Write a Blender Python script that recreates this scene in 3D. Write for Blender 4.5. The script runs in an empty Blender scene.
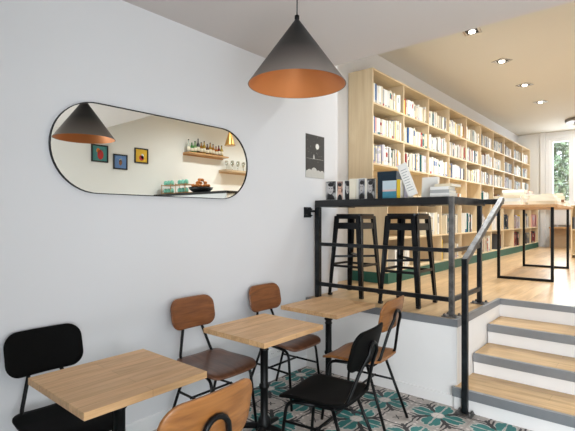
import bpy, bmesh, math, random
from mathutils import Vector, Matrix
random.seed(7)
C = bpy.context.scene.collection
PI = math.pi
sin, cos = math.sin, math.cos

# ------------------------------------------------------------------ materials
MATS = {}
def new_mat(name):
    m = bpy.data.materials.new(name); m.use_nodes = True
    nt = m.node_tree
    return m, nt, nt.nodes['Principled BSDF']

def lin(c):
    return tuple(((v/255.0)/12.92 if v/255.0 <= 0.04045 else ((v/255.0+0.055)/1.055)**2.4) for v in c) + (1.0,)

def plain(name, rgb, rough=0.5, metal=0.0, noise=0.06, nscale=14.0, coat=0.0, spec=0.5, bump=0.0):
    """paint / metal / paper: a colour with a little procedural variation"""
    m, nt, b = new_mat(name)
    tc = nt.nodes.new('ShaderNodeTexCoord')
    n = nt.nodes.new('ShaderNodeTexNoise'); n.inputs['Scale'].default_value = nscale; n.inputs['Detail'].default_value = 3
    nt.links.new(tc.outputs['Object'], n.inputs['Vector'])
    mx = nt.nodes.new('ShaderNodeMix'); mx.data_type = 'RGBA'
    c = lin(rgb)
    mx.inputs[6].default_value = tuple(max(0, v*(1-noise)) for v in c[:3]) + (1,)
    mx.inputs[7].default_value = tuple(min(1, v*(1+noise)) for v in c[:3]) + (1,)
    nt.links.new(n.outputs['Fac'], mx.inputs[0])
    nt.links.new(mx.outputs[2], b.inputs['Base Color'])
    b.inputs['Roughness'].default_value = rough; b.inputs['Metallic'].default_value = metal
    b.inputs['Specular IOR Level'].default_value = spec
    b.inputs['Coat Weight'].default_value = coat
    if bump:
        bp = nt.nodes.new('ShaderNodeBump'); bp.inputs['Strength'].default_value = bump; bp.inputs['Distance'].default_value = 0.01
        nt.links.new(n.outputs['Fac'], bp.inputs['Height']); nt.links.new(bp.outputs['Normal'], b.inputs['Normal'])
    MATS[name] = m
    return m

def wood(name, c1, c2, along='x', scale=7.0, rough=0.45, plank=None, coat=0.0, bump=0.05, contrast=1.0, rnd=True):
    """grain stretched along one axis; plank=(length, width, tone spread) adds staves"""
    m, nt, b = new_mat(name)
    N, L = nt.nodes.new, nt.links.new
    tc = N('ShaderNodeTexCoord')
    sp = N('ShaderNodeSeparateXYZ'); L(tc.outputs['Object'], sp.inputs[0])
    order = {'x': ('X','Y','Z'), 'y': ('Y','X','Z'), 'z': ('Z','X','Y')}[along]
    cb = N('ShaderNodeCombineXYZ')
    for i, ax in enumerate(order): L(sp.outputs[ax], cb.inputs[i])
    vec = cb.outputs[0]
    if rnd:
        oi = N('ShaderNodeObjectInfo')
        ad = N('ShaderNodeVectorMath'); ad.operation = 'ADD'
        mu = N('ShaderNodeMath'); mu.operation = 'MULTIPLY'; mu.inputs[1].default_value = 9.0
        L(oi.outputs['Random'], mu.inputs[0]); L(vec, ad.inputs[0])
        c3 = N('ShaderNodeCombineXYZ'); L(mu.outputs[0], c3.inputs[0]); L(c3.outputs[0], ad.inputs[1])
        gvec = ad.outputs[0]
    else: gvec = vec
    mp = N('ShaderNodeMapping'); mp.inputs['Scale'].default_value = (0.12, 1, 1)
    L(gvec, mp.inputs['Vector'])
    wv = N('ShaderNodeTexNoise'); wv.inputs['Scale'].default_value = scale*3; wv.inputs['Detail'].default_value = 6
    wv.inputs['Distortion'].default_value = 1.2
    L(mp.outputs[0], wv.inputs['Vector'])
    fine = N('ShaderNodeTexNoise'); fine.inputs['Scale'].default_value = scale*14; fine.inputs['Detail'].default_value = 2
    mp2 = N('ShaderNodeMapping'); mp2.inputs['Scale'].default_value = (0.05, 1, 1); L(gvec, mp2.inputs['Vector']); L(mp2.outputs[0], fine.inputs['Vector'])
    av = N('ShaderNodeMath'); av.operation = 'ADD'
    m1 = N('ShaderNodeMath'); m1.operation = 'MULTIPLY'; m1.inputs[1].default_value = 0.65; L(wv.outputs['Fac'], m1.inputs[0])
    m2 = N('ShaderNodeMath'); m2.operation = 'MULTIPLY'; m2.inputs[1].default_value = 0.35; L(fine.outputs['Fac'], m2.inputs[0])
    L(m1.outputs[0], av.inputs[0]); L(m2.outputs[0], av.inputs[1])
    cr = N('ShaderNodeValToRGB')
    cr.color_ramp.elements[0].position = 0.5-0.16/contrast; cr.color_ramp.elements[0].color = lin(c1)
    cr.color_ramp.elements[1].position = 0.5+0.16/contrast; cr.color_ramp.elements[1].color = lin(c2)
    L(av.outputs[0], cr.inputs['Fac'])
    out = cr.outputs['Color']
    if plank:
        br = N('ShaderNodeTexBrick'); br.offset = 0.37
        br.inputs['Scale'].default_value = 1.0
        br.inputs['Brick Width'].default_value = plank[0]; br.inputs['Row Height'].default_value = plank[1]
        br.inputs['Mortar Size'].default_value = 0.0012; br.inputs['Mortar Smooth'].default_value = 0.1
        s = plank[2]
        br.inputs['Color1'].default_value = (1-s, 1-s, 1-s, 1); br.inputs['Color2'].default_value = (1+s*0.5, 1+s*0.5, 1+s*0.5, 1)
        br.inputs['Mortar'].default_value = (0.62, 0.58, 0.52, 1)
        L(vec, br.inputs['Vector'])
        mx = N('ShaderNodeMix'); mx.data_type = 'RGBA'; mx.blend_type = 'MULTIPLY'; mx.inputs[0].default_value = 1.0
        L(out, mx.inputs[6]); L(br.outputs['Color'], mx.inputs[7]); out = mx.outputs[2]
    L(out, b.inputs['Base Color'])
    b.inputs['Roughness'].default_value = rough; b.inputs['Coat Weight'].default_value = coat
    b.inputs['Specular IOR Level'].default_value = 0.4
    if bump:
        bp = N('ShaderNodeBump'); bp.inputs['Strength'].default_value = bump; bp.inputs['Distance'].default_value = 0.003
        L(av.outputs[0], bp.inputs['Height']); L(bp.outputs['Normal'], b.inputs['Normal'])
    MATS[name] = m
    return m

def emit(name, rgb, strength):
    m, nt, b = new_mat(name)
    b.inputs['Base Color'].default_value = lin(rgb)
    b.inputs['Emission Color'].default_value = lin(rgb); b.inputs['Emission Strength'].default_value = strength
    MATS[name] = m; return m

class X:
    """tiny scalar expression builder for shader node trees"""
    def __init__(s, nt, sock): s.nt, s.s = nt, sock
    def _op(s, op, o=None, o2=None):
        n = s.nt.nodes.new('ShaderNodeMath'); n.operation = op
        s.nt.links.new(s.s, n.inputs[0])
        for i, v in ((1, o), (2, o2)):
            if v is None: continue
            if isinstance(v, X): s.nt.links.new(v.s, n.inputs[i])
            else: n.inputs[i].default_value = v
        return X(s.nt, n.outputs[0])
    def __add__(s, o): return s._op('ADD', o)
    def __sub__(s, o): return s._op('SUBTRACT', o)
    def __mul__(s, o): return s._op('MULTIPLY', o)
    def __truediv__(s, o): return s._op('DIVIDE', o)
    def lt(s, o): return s._op('LESS_THAN', o)
    def gt(s, o): return s._op('GREATER_THAN', o)
    def abs(s): return s._op('ABSOLUTE')
    def mx(s, o): return s._op('MAXIMUM', o)
    def mn(s, o): return s._op('MINIMUM', o)
    def fract(s): return s._op('FRACT')
    def cos(s): return s._op('COSINE')
    def sqrt(s): return s._op('SQRT')

def tile_mat():
    m, nt, b = new_mat('cement_tiles')
    N, L = nt.nodes.new, nt.links.new
    g = N('ShaderNodeNewGeometry'); sp = N('ShaderNodeSeparateXYZ'); L(g.outputs['Position'], sp.inputs[0])
    P = 0.443
    nz = N('ShaderNodeTexNoise'); nz.inputs['Scale'].default_value = 22; nz.inputs['Detail'].default_value = 2
    L(g.outputs['Position'], nz.inputs['Vector'])
    wob = (X(nt, nz.outputs['Fac']) - 0.5) * 0.05
    px = (((X(nt, sp.outputs['X']) - 0.565) / P + 0.5 + 20).fract() - 0.5)
    py = (((X(nt, sp.outputs['Y']) - 3.26) / P + 0.5 + 20).fract() - 0.5)
    a, bb = px.abs() + wob, py.abs() + wob
    mm, nn = a.mx(bb), a.mn(bb)
    r = (px*px + py*py).sqrt()
    base = lin((192, 182, 174)); teal = lin((30, 126, 122)); dark = lin((34, 31, 33)); white = lin((236, 226, 218)); pale = lin((206, 204, 196))
    def ell(cx, cy, sx, sy, grow=1.0):
        ex = (mm - cx) / sx; ey = (nn - cy) / sy
        return (ex*ex + ey*ey).lt(grow)
    # each leaf: three lobes along an axis arm
    lobes = ell(0.20, 0.055, 0.11, 0.062).mx(ell(0.29, 0.10, 0.10, 0.052)).mx(ell(0.36, 0.035, 0.085, 0.045))
    halo = ell(0.20, 0.055, 0.135, 0.085).mx(ell(0.29, 0.10, 0.125, 0.075)).mx(ell(0.36, 0.035, 0.11, 0.065))
    vein = nn.gt(0.014)
    d = (a + bb) * 0.5; w = (a - bb).abs()
    stem = (w + d*0.10).lt(0.068) * d.gt(0.05) * d.lt(0.33)
    fork = (w - (d - 0.17)*(d - 0.17)*7.0 - (d-0.17)*0.7).abs().lt(0.032) * d.gt(0.165) * d.lt(0.30)
    fork2 = (w - (d - 0.26)*(d - 0.26)*9.0 - (d-0.26)*1.2).abs().lt(0.032) * d.gt(0.26) * d.lt(0.44)
    cross = w.lt(0.016) * d.gt(0.44)
    bud = ell(0.455, 0.17, 0.022, 0.022).mx(ell(0.43, 0.30, 0.02, 0.02))
    ring = r.lt(0.112); disc = r.lt(0.088)
    cur = None
    def layer(prev, col, mask):
        mx = N('ShaderNodeMix'); mx.data_type = 'RGBA'
        L(mask.s, mx.inputs[0])
        if isinstance(prev, tuple): mx.inputs[6].default_value = prev
        else: L(prev, mx.inputs[6])
        mx.inputs[7].default_value = col
        return mx.outputs[2]
    cur = layer(base, pale, halo)
    cur = layer(cur, dark, stem.mx(fork).mx(fork2).mx(cross))
    cur = layer(cur, teal, lobes*vein)
    cur = layer(cur, white, bud)
    cur = layer(cur, pale, ring)
    cur = layer(cur, white, disc)
    # tile joints and a little wear
    jx = (((X(nt, sp.outputs['X']) - 0.565) / (P/2) + 0.0 + 40).fract() - 0.5).abs().gt(0.494)
    jy = (((X(nt, sp.outputs['Y']) - 3.26) / (P/2) + 0.0 + 40).fract() - 0.5).abs().gt(0.494)
    cur = layer(cur, lin((140, 132, 126)), jx.mx(jy)*0.6)
    n2 = N('ShaderNodeTexNoise'); n2.inputs['Scale'].default_value = 5; n2.inputs['Detail'].default_value = 5
    L(g.outputs['Position'], n2.inputs['Vector'])
    mx = N('ShaderNodeMix'); mx.data_type = 'RGBA'; mx.blend_type = 'MULTIPLY'; mx.inputs[0].default_value = 1
    cr = N('ShaderNodeValToRGB'); cr.color_ramp.elements[0].color = (0.72, 0.72, 0.72, 1); cr.color_ramp.elements[1].color = (1, 1, 1, 1)
    cr.color_ramp.elements[0].position = 0.3; cr.color_ramp.elements[1].position = 0.65
    L(n2.outputs['Fac'], cr.inputs['Fac']); L(cur, mx.inputs[6]); L(cr.outputs['Color'], mx.inputs[7])
    L(mx.outputs[2], b.inputs['Base Color'])
    b.inputs['Roughness'].default_value = 0.5
    return m

def mirror_mat():
    m, nt, b = new_mat('mirror_glass')
    b.inputs['Base Color'].default_value = (0.90, 0.91, 0.86, 1); b.inputs['Metallic'].default_value = 1; b.inputs['Roughness'].default_value = 0.0
    return m

def glass_mat(name='clear_glass', rgb=(255,255,255), alpha=0.12):
    m, nt, b = new_mat(name)
    out = nt.nodes['Material Output']
    tr = nt.nodes.new('ShaderNodeBsdfTransparent'); tr.inputs[0].default_value = lin(rgb)
    gl = nt.nodes.new('ShaderNodeBsdfGlossy'); gl.inputs['Roughness'].default_value = 0.02
    mx = nt.nodes.new('ShaderNodeMixShader'); mx.inputs[0].default_value = alpha
    nt.links.new(tr.outputs[0], mx.inputs[1]); nt.links.new(gl.outputs[0], mx.inputs[2]); nt.links.new(mx.outputs[0], out.inputs['Surface'])
    MATS[name] = m; return m

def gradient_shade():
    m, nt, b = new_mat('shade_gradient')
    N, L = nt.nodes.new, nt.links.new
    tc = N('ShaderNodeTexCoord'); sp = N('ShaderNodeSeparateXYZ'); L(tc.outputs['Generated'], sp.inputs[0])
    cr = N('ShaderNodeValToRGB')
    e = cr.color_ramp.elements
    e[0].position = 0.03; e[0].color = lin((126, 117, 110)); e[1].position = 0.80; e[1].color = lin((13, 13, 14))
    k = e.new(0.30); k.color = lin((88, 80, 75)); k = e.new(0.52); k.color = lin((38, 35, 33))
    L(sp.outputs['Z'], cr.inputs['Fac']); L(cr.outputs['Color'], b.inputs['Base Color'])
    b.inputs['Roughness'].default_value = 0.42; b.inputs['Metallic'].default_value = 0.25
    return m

def steel_mat(name, rgb, rough=0.38, metal=0.75, streak=0.5):
    m, nt, b = new_mat(name)
    N, L = nt.nodes.new, nt.links.new
    g = N('ShaderNodeNewGeometry')
    n = N('ShaderNodeTexNoise'); n.inputs['Scale'].default_value = 9; n.inputs['Detail'].default_value = 6; n.inputs['Roughness'].default_value = 0.7
    L(g.outputs['Position'], n.inputs['Vector'])
    cr = N('ShaderNodeValToRGB'); c = lin(rgb)
    cr.color_ramp.elements[0].position = 0.35; cr.color_ramp.elements[0].color = tuple(v*(1-streak) for v in c[:3]) + (1,)
    cr.color_ramp.elements[1].position = 0.72; cr.color_ramp.elements[1].color = tuple(min(1, v*(1+streak*1.6)) for v in c[:3]) + (1,)
    L(n.outputs['Fac'], cr.inputs['Fac']); L(cr.outputs['Color'], b.inputs['Base Color'])
    b.inputs['Metallic'].default_value = metal; b.inputs['Roughness'].default_value = rough
    MATS[name] = m; return m

def portrait_mat(name, bg, fg, seed, hue=None):
    """soft two-tone blotches of a printed photograph"""
    m, nt, b = new_mat(name)
    N, L = nt.nodes.new, nt.links.new
    tc = N('ShaderNodeTexCoord'); mp = N('ShaderNodeMapping'); mp.inputs['Location'].default_value = (seed*3.1, seed*1.7, seed)
    mp.inputs['Scale'].default_value = (1.0, 1.0, 0.8)
    L(tc.outputs['Object'], mp.inputs['Vector'])
    n = N('ShaderNodeTexNoise'); n.inputs['Scale'].default_value = 14; n.inputs['Detail'].default_value = 4
    L(mp.outputs[0], n.inputs['Vector'])
    cr = N('ShaderNodeValToRGB')
    cr.color_ramp.elements[0].position = 0.42; cr.color_ramp.elements[0].color = lin(bg)
    cr.color_ramp.elements[1].position = 0.58; cr.color_ramp.elements[1].color = lin(fg)
    L(n.outputs['Fac'], cr.inputs['Fac']); L(cr.outputs['Color'], b.inputs['Base Color'])
    b.inputs['Roughness'].default_value = 0.35
    MATS[name] = m; return m

M = MATS
plain('wall_white', (226, 226, 228), 0.85, noise=0.012, nscale=1.5, spec=0.2)
plain('wall_cream', (238, 237, 234), 0.85, noise=0.012, nscale=1.5, spec=0.2)
plain('ceiling_grey', (214, 207, 204), 0.9, noise=0.01, nscale=1.2, spec=0.1)
plain('ceiling_cream', (214, 210, 200), 0.9, noise=0.015, nscale=1.0, spec=0.1)
plain('riser_white', (236, 233, 230), 0.6, noise=0.03, nscale=5)
plain('white_gloss', (240, 240, 240), 0.35, noise=0.01)
plain('white_plastic', (238, 238, 236), 0.3, noise=0.01)
plain('black_metal', (9, 9, 10), 0.38, metal=0.2, noise=0.1, spec=0.3)
plain('black_paint_wood', (7, 7, 7), 0.6, noise=0.15, nscale=30, spec=0.08)
plain('stool_black', (13, 16, 20), 0.30, metal=0.35, noise=0.15)
plain('black_plastic', (15, 15, 15), 0.4)
plain('dark_iron', (11, 11, 12), 0.45, metal=0.2, spec=0.3)
steel_mat('raw_steel', (104, 102, 100), 0.48, 0.65, 0.5)
steel_mat('dark_steel', (38, 41, 44), 0.36, 0.6, 0.5)
plain('trim_metal', (138, 140, 143), 0.42, metal=0.4, noise=0.08, nscale=20)
plain('green_plinth', (22, 88, 74), 0.5, noise=0.06)
plain('chrome', (190, 190, 190), 0.15, metal=1.0, noise=0.02)
plain('copper_lining', (206, 128, 72), 0.45, metal=0.35, noise=0.05)
plain('brass', (196, 150, 84), 0.3, metal=0.8)
plain('counter_black', (22, 23, 25), 0.4, noise=0.2, nscale=25, spec=0.5)
wood('oak_table', (196, 150, 102), (228, 186, 138), 'y', 7, 0.42, plank=(0.9, 0.075, 0.10), contrast=0.9)
wood('oak_plain', (170, 128, 86), (206, 164, 118), 'y', 5, 0.42, contrast=0.8)
wood('oak_floor', (186, 150, 106), (218, 184, 140), 'y', 4, 0.32, plank=(1.6, 0.135, 0.16), rnd=False)
wood('oak_tread', (184, 146, 98), (222, 186, 136), 'x', 4, 0.36, plank=(1.3, 0.14, 0.14), rnd=False)
wood('walnut_chair', (104, 58, 28), (142, 86, 44), 'y', 6, 0.38, coat=0.15)
wood('walnut_seat', (84, 52, 36), (118, 78, 56), 'x', 6, 0.34, coat=0.2)
wood('honey_chair', (118, 72, 34), (158, 104, 54), 'y', 6, 0.36, coat=0.15)
wood('birch_ply', (212, 188, 150), (232, 212, 178), 'z', 3, 0.5, contrast=0.7)
wood('birch_shelf', (212, 188, 148), (232, 212, 176), 'y', 3, 0.5, contrast=0.7, rnd=False)
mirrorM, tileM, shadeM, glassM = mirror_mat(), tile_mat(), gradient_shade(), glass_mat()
BOOK = {}
for n_, c_ in dict(cream=(238,229,208), white=(242,240,234), ivory=(231,217,188), grey=(176,176,174), charcoal=(70,72,76), black=(28,28,30),
                   red=(176,38,36), blue=(42,96,158), teal=(26,110,112), green=(34,104,62), yellow=(232,196,50), orange=(214,120,48), pink=(222,164,160), brown=(128,84,54), navy=(12,38,54), lavender=(200,196,214)).items():
    BOOK[n_] = plain('book_'+n_, c_, 0.5, noise=0.04, nscale=8)
plain('paper_pages', (240, 234, 220), 0.8, noise=0.03, nscale=60)

# ------------------------------------------------------------------ mesh builder
class MB:
    def __init__(s): s.v, s.f, s.m, s.sm = [], [], [], []
    def add(s, vs, fs, mat=0, smooth=False, mx=None):
        o = len(s.v)
        for p in vs:
            p = Vector(p); s.v.append(mx @ p if mx else p)
        for f in fs:
            s.f.append([i+o for i in f]); s.m.append(mat); s.sm.append(smooth)
        return s
    def box(s, x0, x1, y0, y1, z0, z1, mat=0, mx=None):
        vs = [(x0,y0,z0),(x1,y0,z0),(x1,y1,z0),(x0,y1,z0),(x0,y0,z1),(x1,y0,z1),(x1,y1,z1),(x0,y1,z1)]
        fs = [(0,3,2,1),(4,5,6,7),(0,1,5,4),(1,2,6,5),(2,3,7,6),(3,0,4,7)]
        mats = mat if isinstance(mat, (list, tuple)) else [mat]*6   # bottom, top, -y, +x, +y, -x
        for f, m in zip(fs, mats):
            pass
        o = len(s.v)
        for p in vs: s.v.append(mx @ Vector(p) if mx else Vector(p))
        for f, m in zip(fs, mats): s.f.append([i+o for i in f]); s.m.append(m); s.sm.append(False)
        return s
    def bar(s, p0, p1, w, h, mat=0, up=(0,0,1)):
        """rectangular bar from p0 to p1; w sideways, h along up"""
        p0, p1 = Vector(p0), Vector(p1); d = (p1-p0).normalized(); u = Vector(up)
        if abs(d.dot(u)) > 0.98: u = Vector((0,1,0))
        a = d.cross(u).normalized(); u = a.cross(d).normalized()
        vs = []
        for p in (p0, p1):
            for i, j in ((-1,-1),(1,-1),(1,1),(-1,1)): vs.append(p + a*(i*w/2) + u*(j*h/2))
        return s.add(vs, [(0,1,2,3),(7,6,5,4),(0,4,5,1),(1,5,6,2),(2,6,7,3),(3,7,4,0)], mat)
    def taper(s, p0, p1, w0, h0, w1, h1, mat=0):
        vs = []
        for p, w, h in ((Vector(p0), w0, h0), (Vector(p1), w1, h1)):
            for i, j in ((-1,-1),(1,-1),(1,1),(-1,1)): vs.append(p + Vector((i*w/2, j*h/2, 0)))
        return s.add(vs, [(0,3,2,1),(4,5,6,7),(0,1,5,4),(1,2,6,5),(2,3,7,6),(3,0,4,7)], mat)
    def tube(s, path, r, seg=10, mat=0, r1=None, caps=True):
        path = [Vector(p) for p in path]; n = len(path); rings = []
        t0 = (path[1]-path[0]).normalized()
        u = Vector((0,0,1)) if abs(t0.z) < 0.9 else Vector((1,0,0))
        u = (u - t0*u.dot(t0)).normalized()
        o = len(s.v)
        for i, p in enumerate(path):
            t = (path[min(i+1,n-1)] - path[max(i-1,0)]).normalized()
            u = (u - t*u.dot(t)).normalized(); w = t.cross(u)
            rr = r if r1 is None else r + (r1-r)*i/(n-1)
            for k in range(seg):
                a = 2*PI*k/seg; s.v.append(p + u*(cos(a)*rr) + w*(sin(a)*rr))
        for i in range(n-1):
            for k in range(seg):
                k2 = (k+1) % seg
                s.f.append([o+i*seg+k, o+i*seg+k2, o+(i+1)*seg+k2, o+(i+1)*seg+k]); s.m.append(mat); s.sm.append(True)
        if caps:
            s.f.append([o+k for k in range(seg)][::-1]); s.m.append(mat); s.sm.append(False)
            s.f.append([o+(n-1)*seg+k for k in range(seg)]); s.m.append(mat); s.sm.append(False)
        return s
    def lathe(s, prof, seg=24, mat=0, mx=None, smooth=True):
        o = len(s.v)
        for r, z in prof:
            for k in range(seg):
                a = 2*PI*k/seg; p = Vector((cos(a)*r, sin(a)*r, z)); s.v.append(mx @ p if mx else p)
        for i in range(len(prof)-1):
            for k in range(seg):
                k2 = (k+1) % seg
                s.f.append([o+i*seg+k, o+i*seg+k2, o+(i+1)*seg+k2, o+(i+1)*seg+k]); s.m.append(mat); s.sm.append(smooth)
        s.f.append([o+k for k in range(seg)][::-1]); s.m.append(mat); s.sm.append(False)
        e = o+(len(prof)-1)*seg
        s.f.append([e+k for k in range(seg)]); s.m.append(mat); s.sm.append(False)
        return s
    def plate(s, outline, t, fn, rings=6, mat=0, edge=None):
        """flat outline (a,b) -> bent plate; fn(a,b,n) gives a point, n = offset through the thickness"""
        n = len(outline); o = len(s.v)
        ca = sum(p[0] for p in outline)/n; cb = sum(p[1] for p in outline)/n
        for side in (0, 1):
            off = t/2 if side else -t/2
            s.v.append(Vector(fn(ca, cb, off)))
            for k in range(1, rings+1):
                q = k/rings
                for (a, b) in outline: s.v.append(Vector(fn(ca+(a-ca)*q, cb+(b-cb)*q, off)))
        S = 1 + rings*n
        for side in (0, 1):
            b0 = o + side*S
            for i in range(n):
                j = (i+1) % n
                f = [b0, b0+1+i, b0+1+j]
                s.f.append(f if side else f[::-1]); s.m.append(mat); s.sm.append(True)
                for k in range(rings-1):
                    f = [b0+1+k*n+i, b0+1+(k+1)*n+i, b0+1+(k+1)*n+j, b0+1+k*n+j]
                    s.f.append(f if side else f[::-1]); s.m.append(mat); s.sm.append(True)
        eb, et = o+1+(rings-1)*n, o+S+1+(rings-1)*n
        for i in range(n):
            j = (i+1) % n
            s.f.append([eb+i, eb+j, et+j, et+i]); s.m.append(mat if edge is None else edge); s.sm.append(False)
        return s
    def prism(s, outline, axis, lo, hi, mat=0):
        """flat polygon extruded along an axis; outline in the other two axes in order"""
        def P(a, b, c): return {'x': (c,a,b), 'y': (a,c,b), 'z': (a,b,c)}[axis]
        n = len(outline); vs = [P(a,b,lo) for a,b in outline] + [P(a,b,hi) for a,b in outline]
        fs = [list(range(n))[::-1], list(range(n,2*n))] + [[i,(i+1)%n,n+(i+1)%n,n+i] for i in range(n)]
        return s.add(vs, fs, mat)
    def mesh(s, name, mats, bevel=0.0, seg=2):
        me = bpy.data.meshes.new(name)
        me.from_pydata([tuple(p) for p in s.v], [], s.f)
        for m in (mats if isinstance(mats, (list, tuple)) else [mats]): me.materials.append(m)
        for p, m, sm in zip(me.polygons, s.m, s.sm): p.material_index = m; p.use_smooth = sm
        bm = bmesh.new(); bm.from_mesh(me)
        bmesh.ops.recalc_face_normals(bm, faces=bm.faces)
        if bevel:
            es = [e for e in bm.edges if len(e.link_faces) == 2 and e.calc_face_angle(0) > 0.6]
            bmesh.ops.bevel(bm, geom=es, offset=bevel, segments=seg, affect='EDGES', profile=0.5, clamp_overlap=True)
        bm.to_mesh(me); bm.free(); me.update()
        return me
    def build(s, name, mats, parent=None, bevel=0.0, seg=2, loc=None, rotz=None):
        o = bpy.data.objects.new(name, s.mesh(name, mats, bevel, seg)); C.objects.link(o)
        if parent: o.parent = parent
        if loc: o.location = loc
        if rotz is not None: o.rotation_euler = (0, 0, rotz)
        return o

def rrect(w, h, r, n=6, taper=0.0, cx=0.0, cy=0.0):
    """rounded rectangle outline (a in +-w/2, b in +-h/2); taper narrows the low-b end"""
    pts = []
    for (sx, sy, a0) in ((1,1,0),(-1,1,PI/2),(-1,-1,PI),(1,-1,3*PI/2)):
        for k in range(n+1):
            a = a0 + PI/2*k/n
            x = sx*(w/2-r) + r*cos(a); y = sy*(h/2-r) + r*sin(a)
            x *= 1 - taper*(0.5 - y/h)
            pts.append((cx+x, cy+y))
    # densify the straight runs
    out = []
    for i, p in enumerate(pts):
        q = pts[(i+1) % len(pts)]; d = math.hypot(q[0]-p[0], q[1]-p[1]); k = max(1, int(d/0.03))
        for j in range(k): out.append((p[0]+(q[0]-p[0])*j/k, p[1]+(q[1]-p[1])*j/k))
    return out

def smooth_path(pts, n=6):
    pts = [Vector(p) for p in pts]; out = []
    P = [pts[0]*2-pts[1]] + pts + [pts[-1]*2-pts[-2]]
    for i in range(1, len(P)-2):
        a, b, c, d = P[i-1], P[i], P[i+1], P[i+2]
        for k in range(n):
            t = k/n
            out.append(0.5*((2*b) + (c-a)*t + (2*a-5*b+4*c-d)*t*t + (3*b-a-3*c+d)*t**3))
    out.append(pts[-1]); return out

def round_path(pts, r=0.04, n=5):
    pts = [Vector(p) for p in pts]; out = [pts[0]]
    for i in range(1, len(pts)-1):
        p, a, b = pts[i], pts[i-1], pts[i+1]
        da, db = (a-p), (b-p); ra = min(r, da.length*0.45, db.length*0.45)
        s, e = p + da.normalized()*ra, p + db.normalized()*ra
        for k in range(n+1):
            t = k/n; out.append(s*(1-t)**2 + p*(2*t*(1-t)) + e*t*t)
    out.append(pts[-1]); return out

def tag(o, label=None, cat=None, group=None, kind=None):
    for k, v in (('label', label), ('category', cat), ('group', group), ('kind', kind)):
        if v: o[k] = v
    return o
def thing(name, label, cat, loc=(0,0,0), rotz=0.0, group=None):
    o = bpy.data.objects.new(name, None); C.objects.link(o); o.empty_display_size = 0.1
    o.location = loc; o.rotation_euler = (0, 0, rotz)
    return tag(o, label, cat, group)
def struct(name, mb, mats, parent=None, bevel=0.0, label=None):
    o = mb.build(name, mats, parent, bevel)
    if not parent: o['kind'] = 'structure'
    if label: o['label'] = label
    return o
def copy_tree(o, parent=None):
    c = o.copy(); C.objects.link(c)
    if parent is not None: c.parent = parent
    for ch in list(o.children): copy_tree(ch, c)
    return c
def dup(o, loc, rotz=0.0, label=None, group=None):
    c = copy_tree(o); c.location = loc; c.rotation_euler = (0, 0, rotz)
    if label: c['label'] = label
    if group: c['group'] = group
    return c

# ------------------------------------------------------------------ the room
H = 0.687          # platform height
YF = 3.50          # platform front
YT = 4.71          # top stair edge
YB = 13.9          # back wall
W = 4.7            # right wall
ZL, ZU = 2.95, 3.85
struct('floor', MB().box(-0.6, W+0.2, -1.6, YB+0.2, -0.1, 0.0), tileM)
struct('wall_left', MB().box(-0.6, 0.0, -1.6, 4.07, 0.0, ZU+0.1).box(-0.6, -0.37, 4.07, YB+0.2, 0.0, ZU+0.1), M['wall_white'])
struct('wall_right', MB().box(W, W+0.2, -1.6, YB+0.2, 0.0, ZU+0.1), M['wall_cream'])
struct('ceiling', MB().box(-0.3, W+0.1, -1.6, YF-0.02, ZL, ZU+0.1), M['ceiling_grey'])
struct('ceiling', MB().box(-0.6, W+0.2, YF-0.02, YB+0.2, ZU, ZU+0.1), M['ceiling_cream'])
# back wall with window opening
WX0, WX1, WZ0, WZ1 = 0.33, 2.10, 1.80, 3.74
struct('wall_back', MB().box(-0.6, WX0, YB, YB+0.2, 0, ZU+0.1).box(WX1, W+0.2, YB, YB+0.2, 0, ZU+0.1)
       .box(WX0, WX1, YB, YB+0.2, 0, WZ0).box(WX0, WX1, YB, YB+0.2, WZ1, ZU+0.1), M['wall_cream'])
# wall behind the camera with the shop window
YW, YN = -0.25, -1.4      # shop window plane, and the entrance nook beside it
struct('wall_front', MB().box(-0.6, 2.85, YN-0.2, YN, 0, ZL).box(2.85, 2.91, YN-0.2, YW, 0, ZL).box(4.62, W+0.2, YW-0.2, YW, 0, ZL)
       .box(2.91, 4.62, YW-0.2, YW, 0, 0.25).box(2.91, 4.62, YW-0.2, YW, 1.95, ZL), M['wall_white'])
w2 = struct('window_2', MB().box(2.91, 2.95, YW-0.14, YW-0.06, 0.25, 1.95).box(4.58, 4.62, YW-0.14, YW-0.06, 0.25, 1.95)
            .box(2.95, 4.58, YW-0.14, YW-0.06, 0.25, 0.29).box(2.95, 4.58, YW-0.14, YW-0.06, 1.91, 1.95), M['black_metal'])
struct('pane', MB().box(2.95, 4.58, YW-0.105, YW-0.095, 0.29, 1.91), glassM, w2)
# back window: white frame, two casements, panes
w1 = MB()
w1.box(WX0, WX0+0.09, YB-0.03, YB+0.12, WZ0, WZ1).box(WX1-0.10, WX1, YB-0.03, YB+0.12, WZ0, WZ1)
w1.box(WX0+0.09, WX1-0.10, YB-0.03, YB+0.12, WZ1-0.09, WZ1).box(WX0+0.09, WX1-0.10, YB-0.03, YB+0.12, WZ0, WZ0+0.07)
w1 = struct('window_1', w1, M['white_gloss'])
for (a, b) in ((WX0+0.09, 0.92), (0.92, WX1-0.10)):
    s_ = MB().box(a, a+0.08, YB, YB+0.07, WZ0+0.07, WZ1-0.09).box(b-0.05, b, YB, YB+0.07, WZ0+0.07, WZ1-0.09)
    s_.box(a+0.08, b-0.05, YB, YB+0.07, WZ0+0.07, WZ0+0.16).box(a+0.08, b-0.05, YB, YB+0.07, WZ1-0.17, WZ1-0.09)
    so = struct('sash', s_, M['white_gloss'], w1)
    struct('pane', MB().box(a+0.08, b-0.05, YB+0.03, YB+0.04, WZ0+0.16, WZ1-0.17), glassM, so)
struct('sill', MB().box(WX0-0.08, WX1+0.08, YB-0.16, YB, WZ0-0.04, WZ0), M['white_gloss'], w1, 0.006)
# jamb lining running down to the floor beside the window
struct('trim_4', MB().box(0.20, 0.325, YB-0.05, YB, H, ZU), M['white_gloss'])
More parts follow.
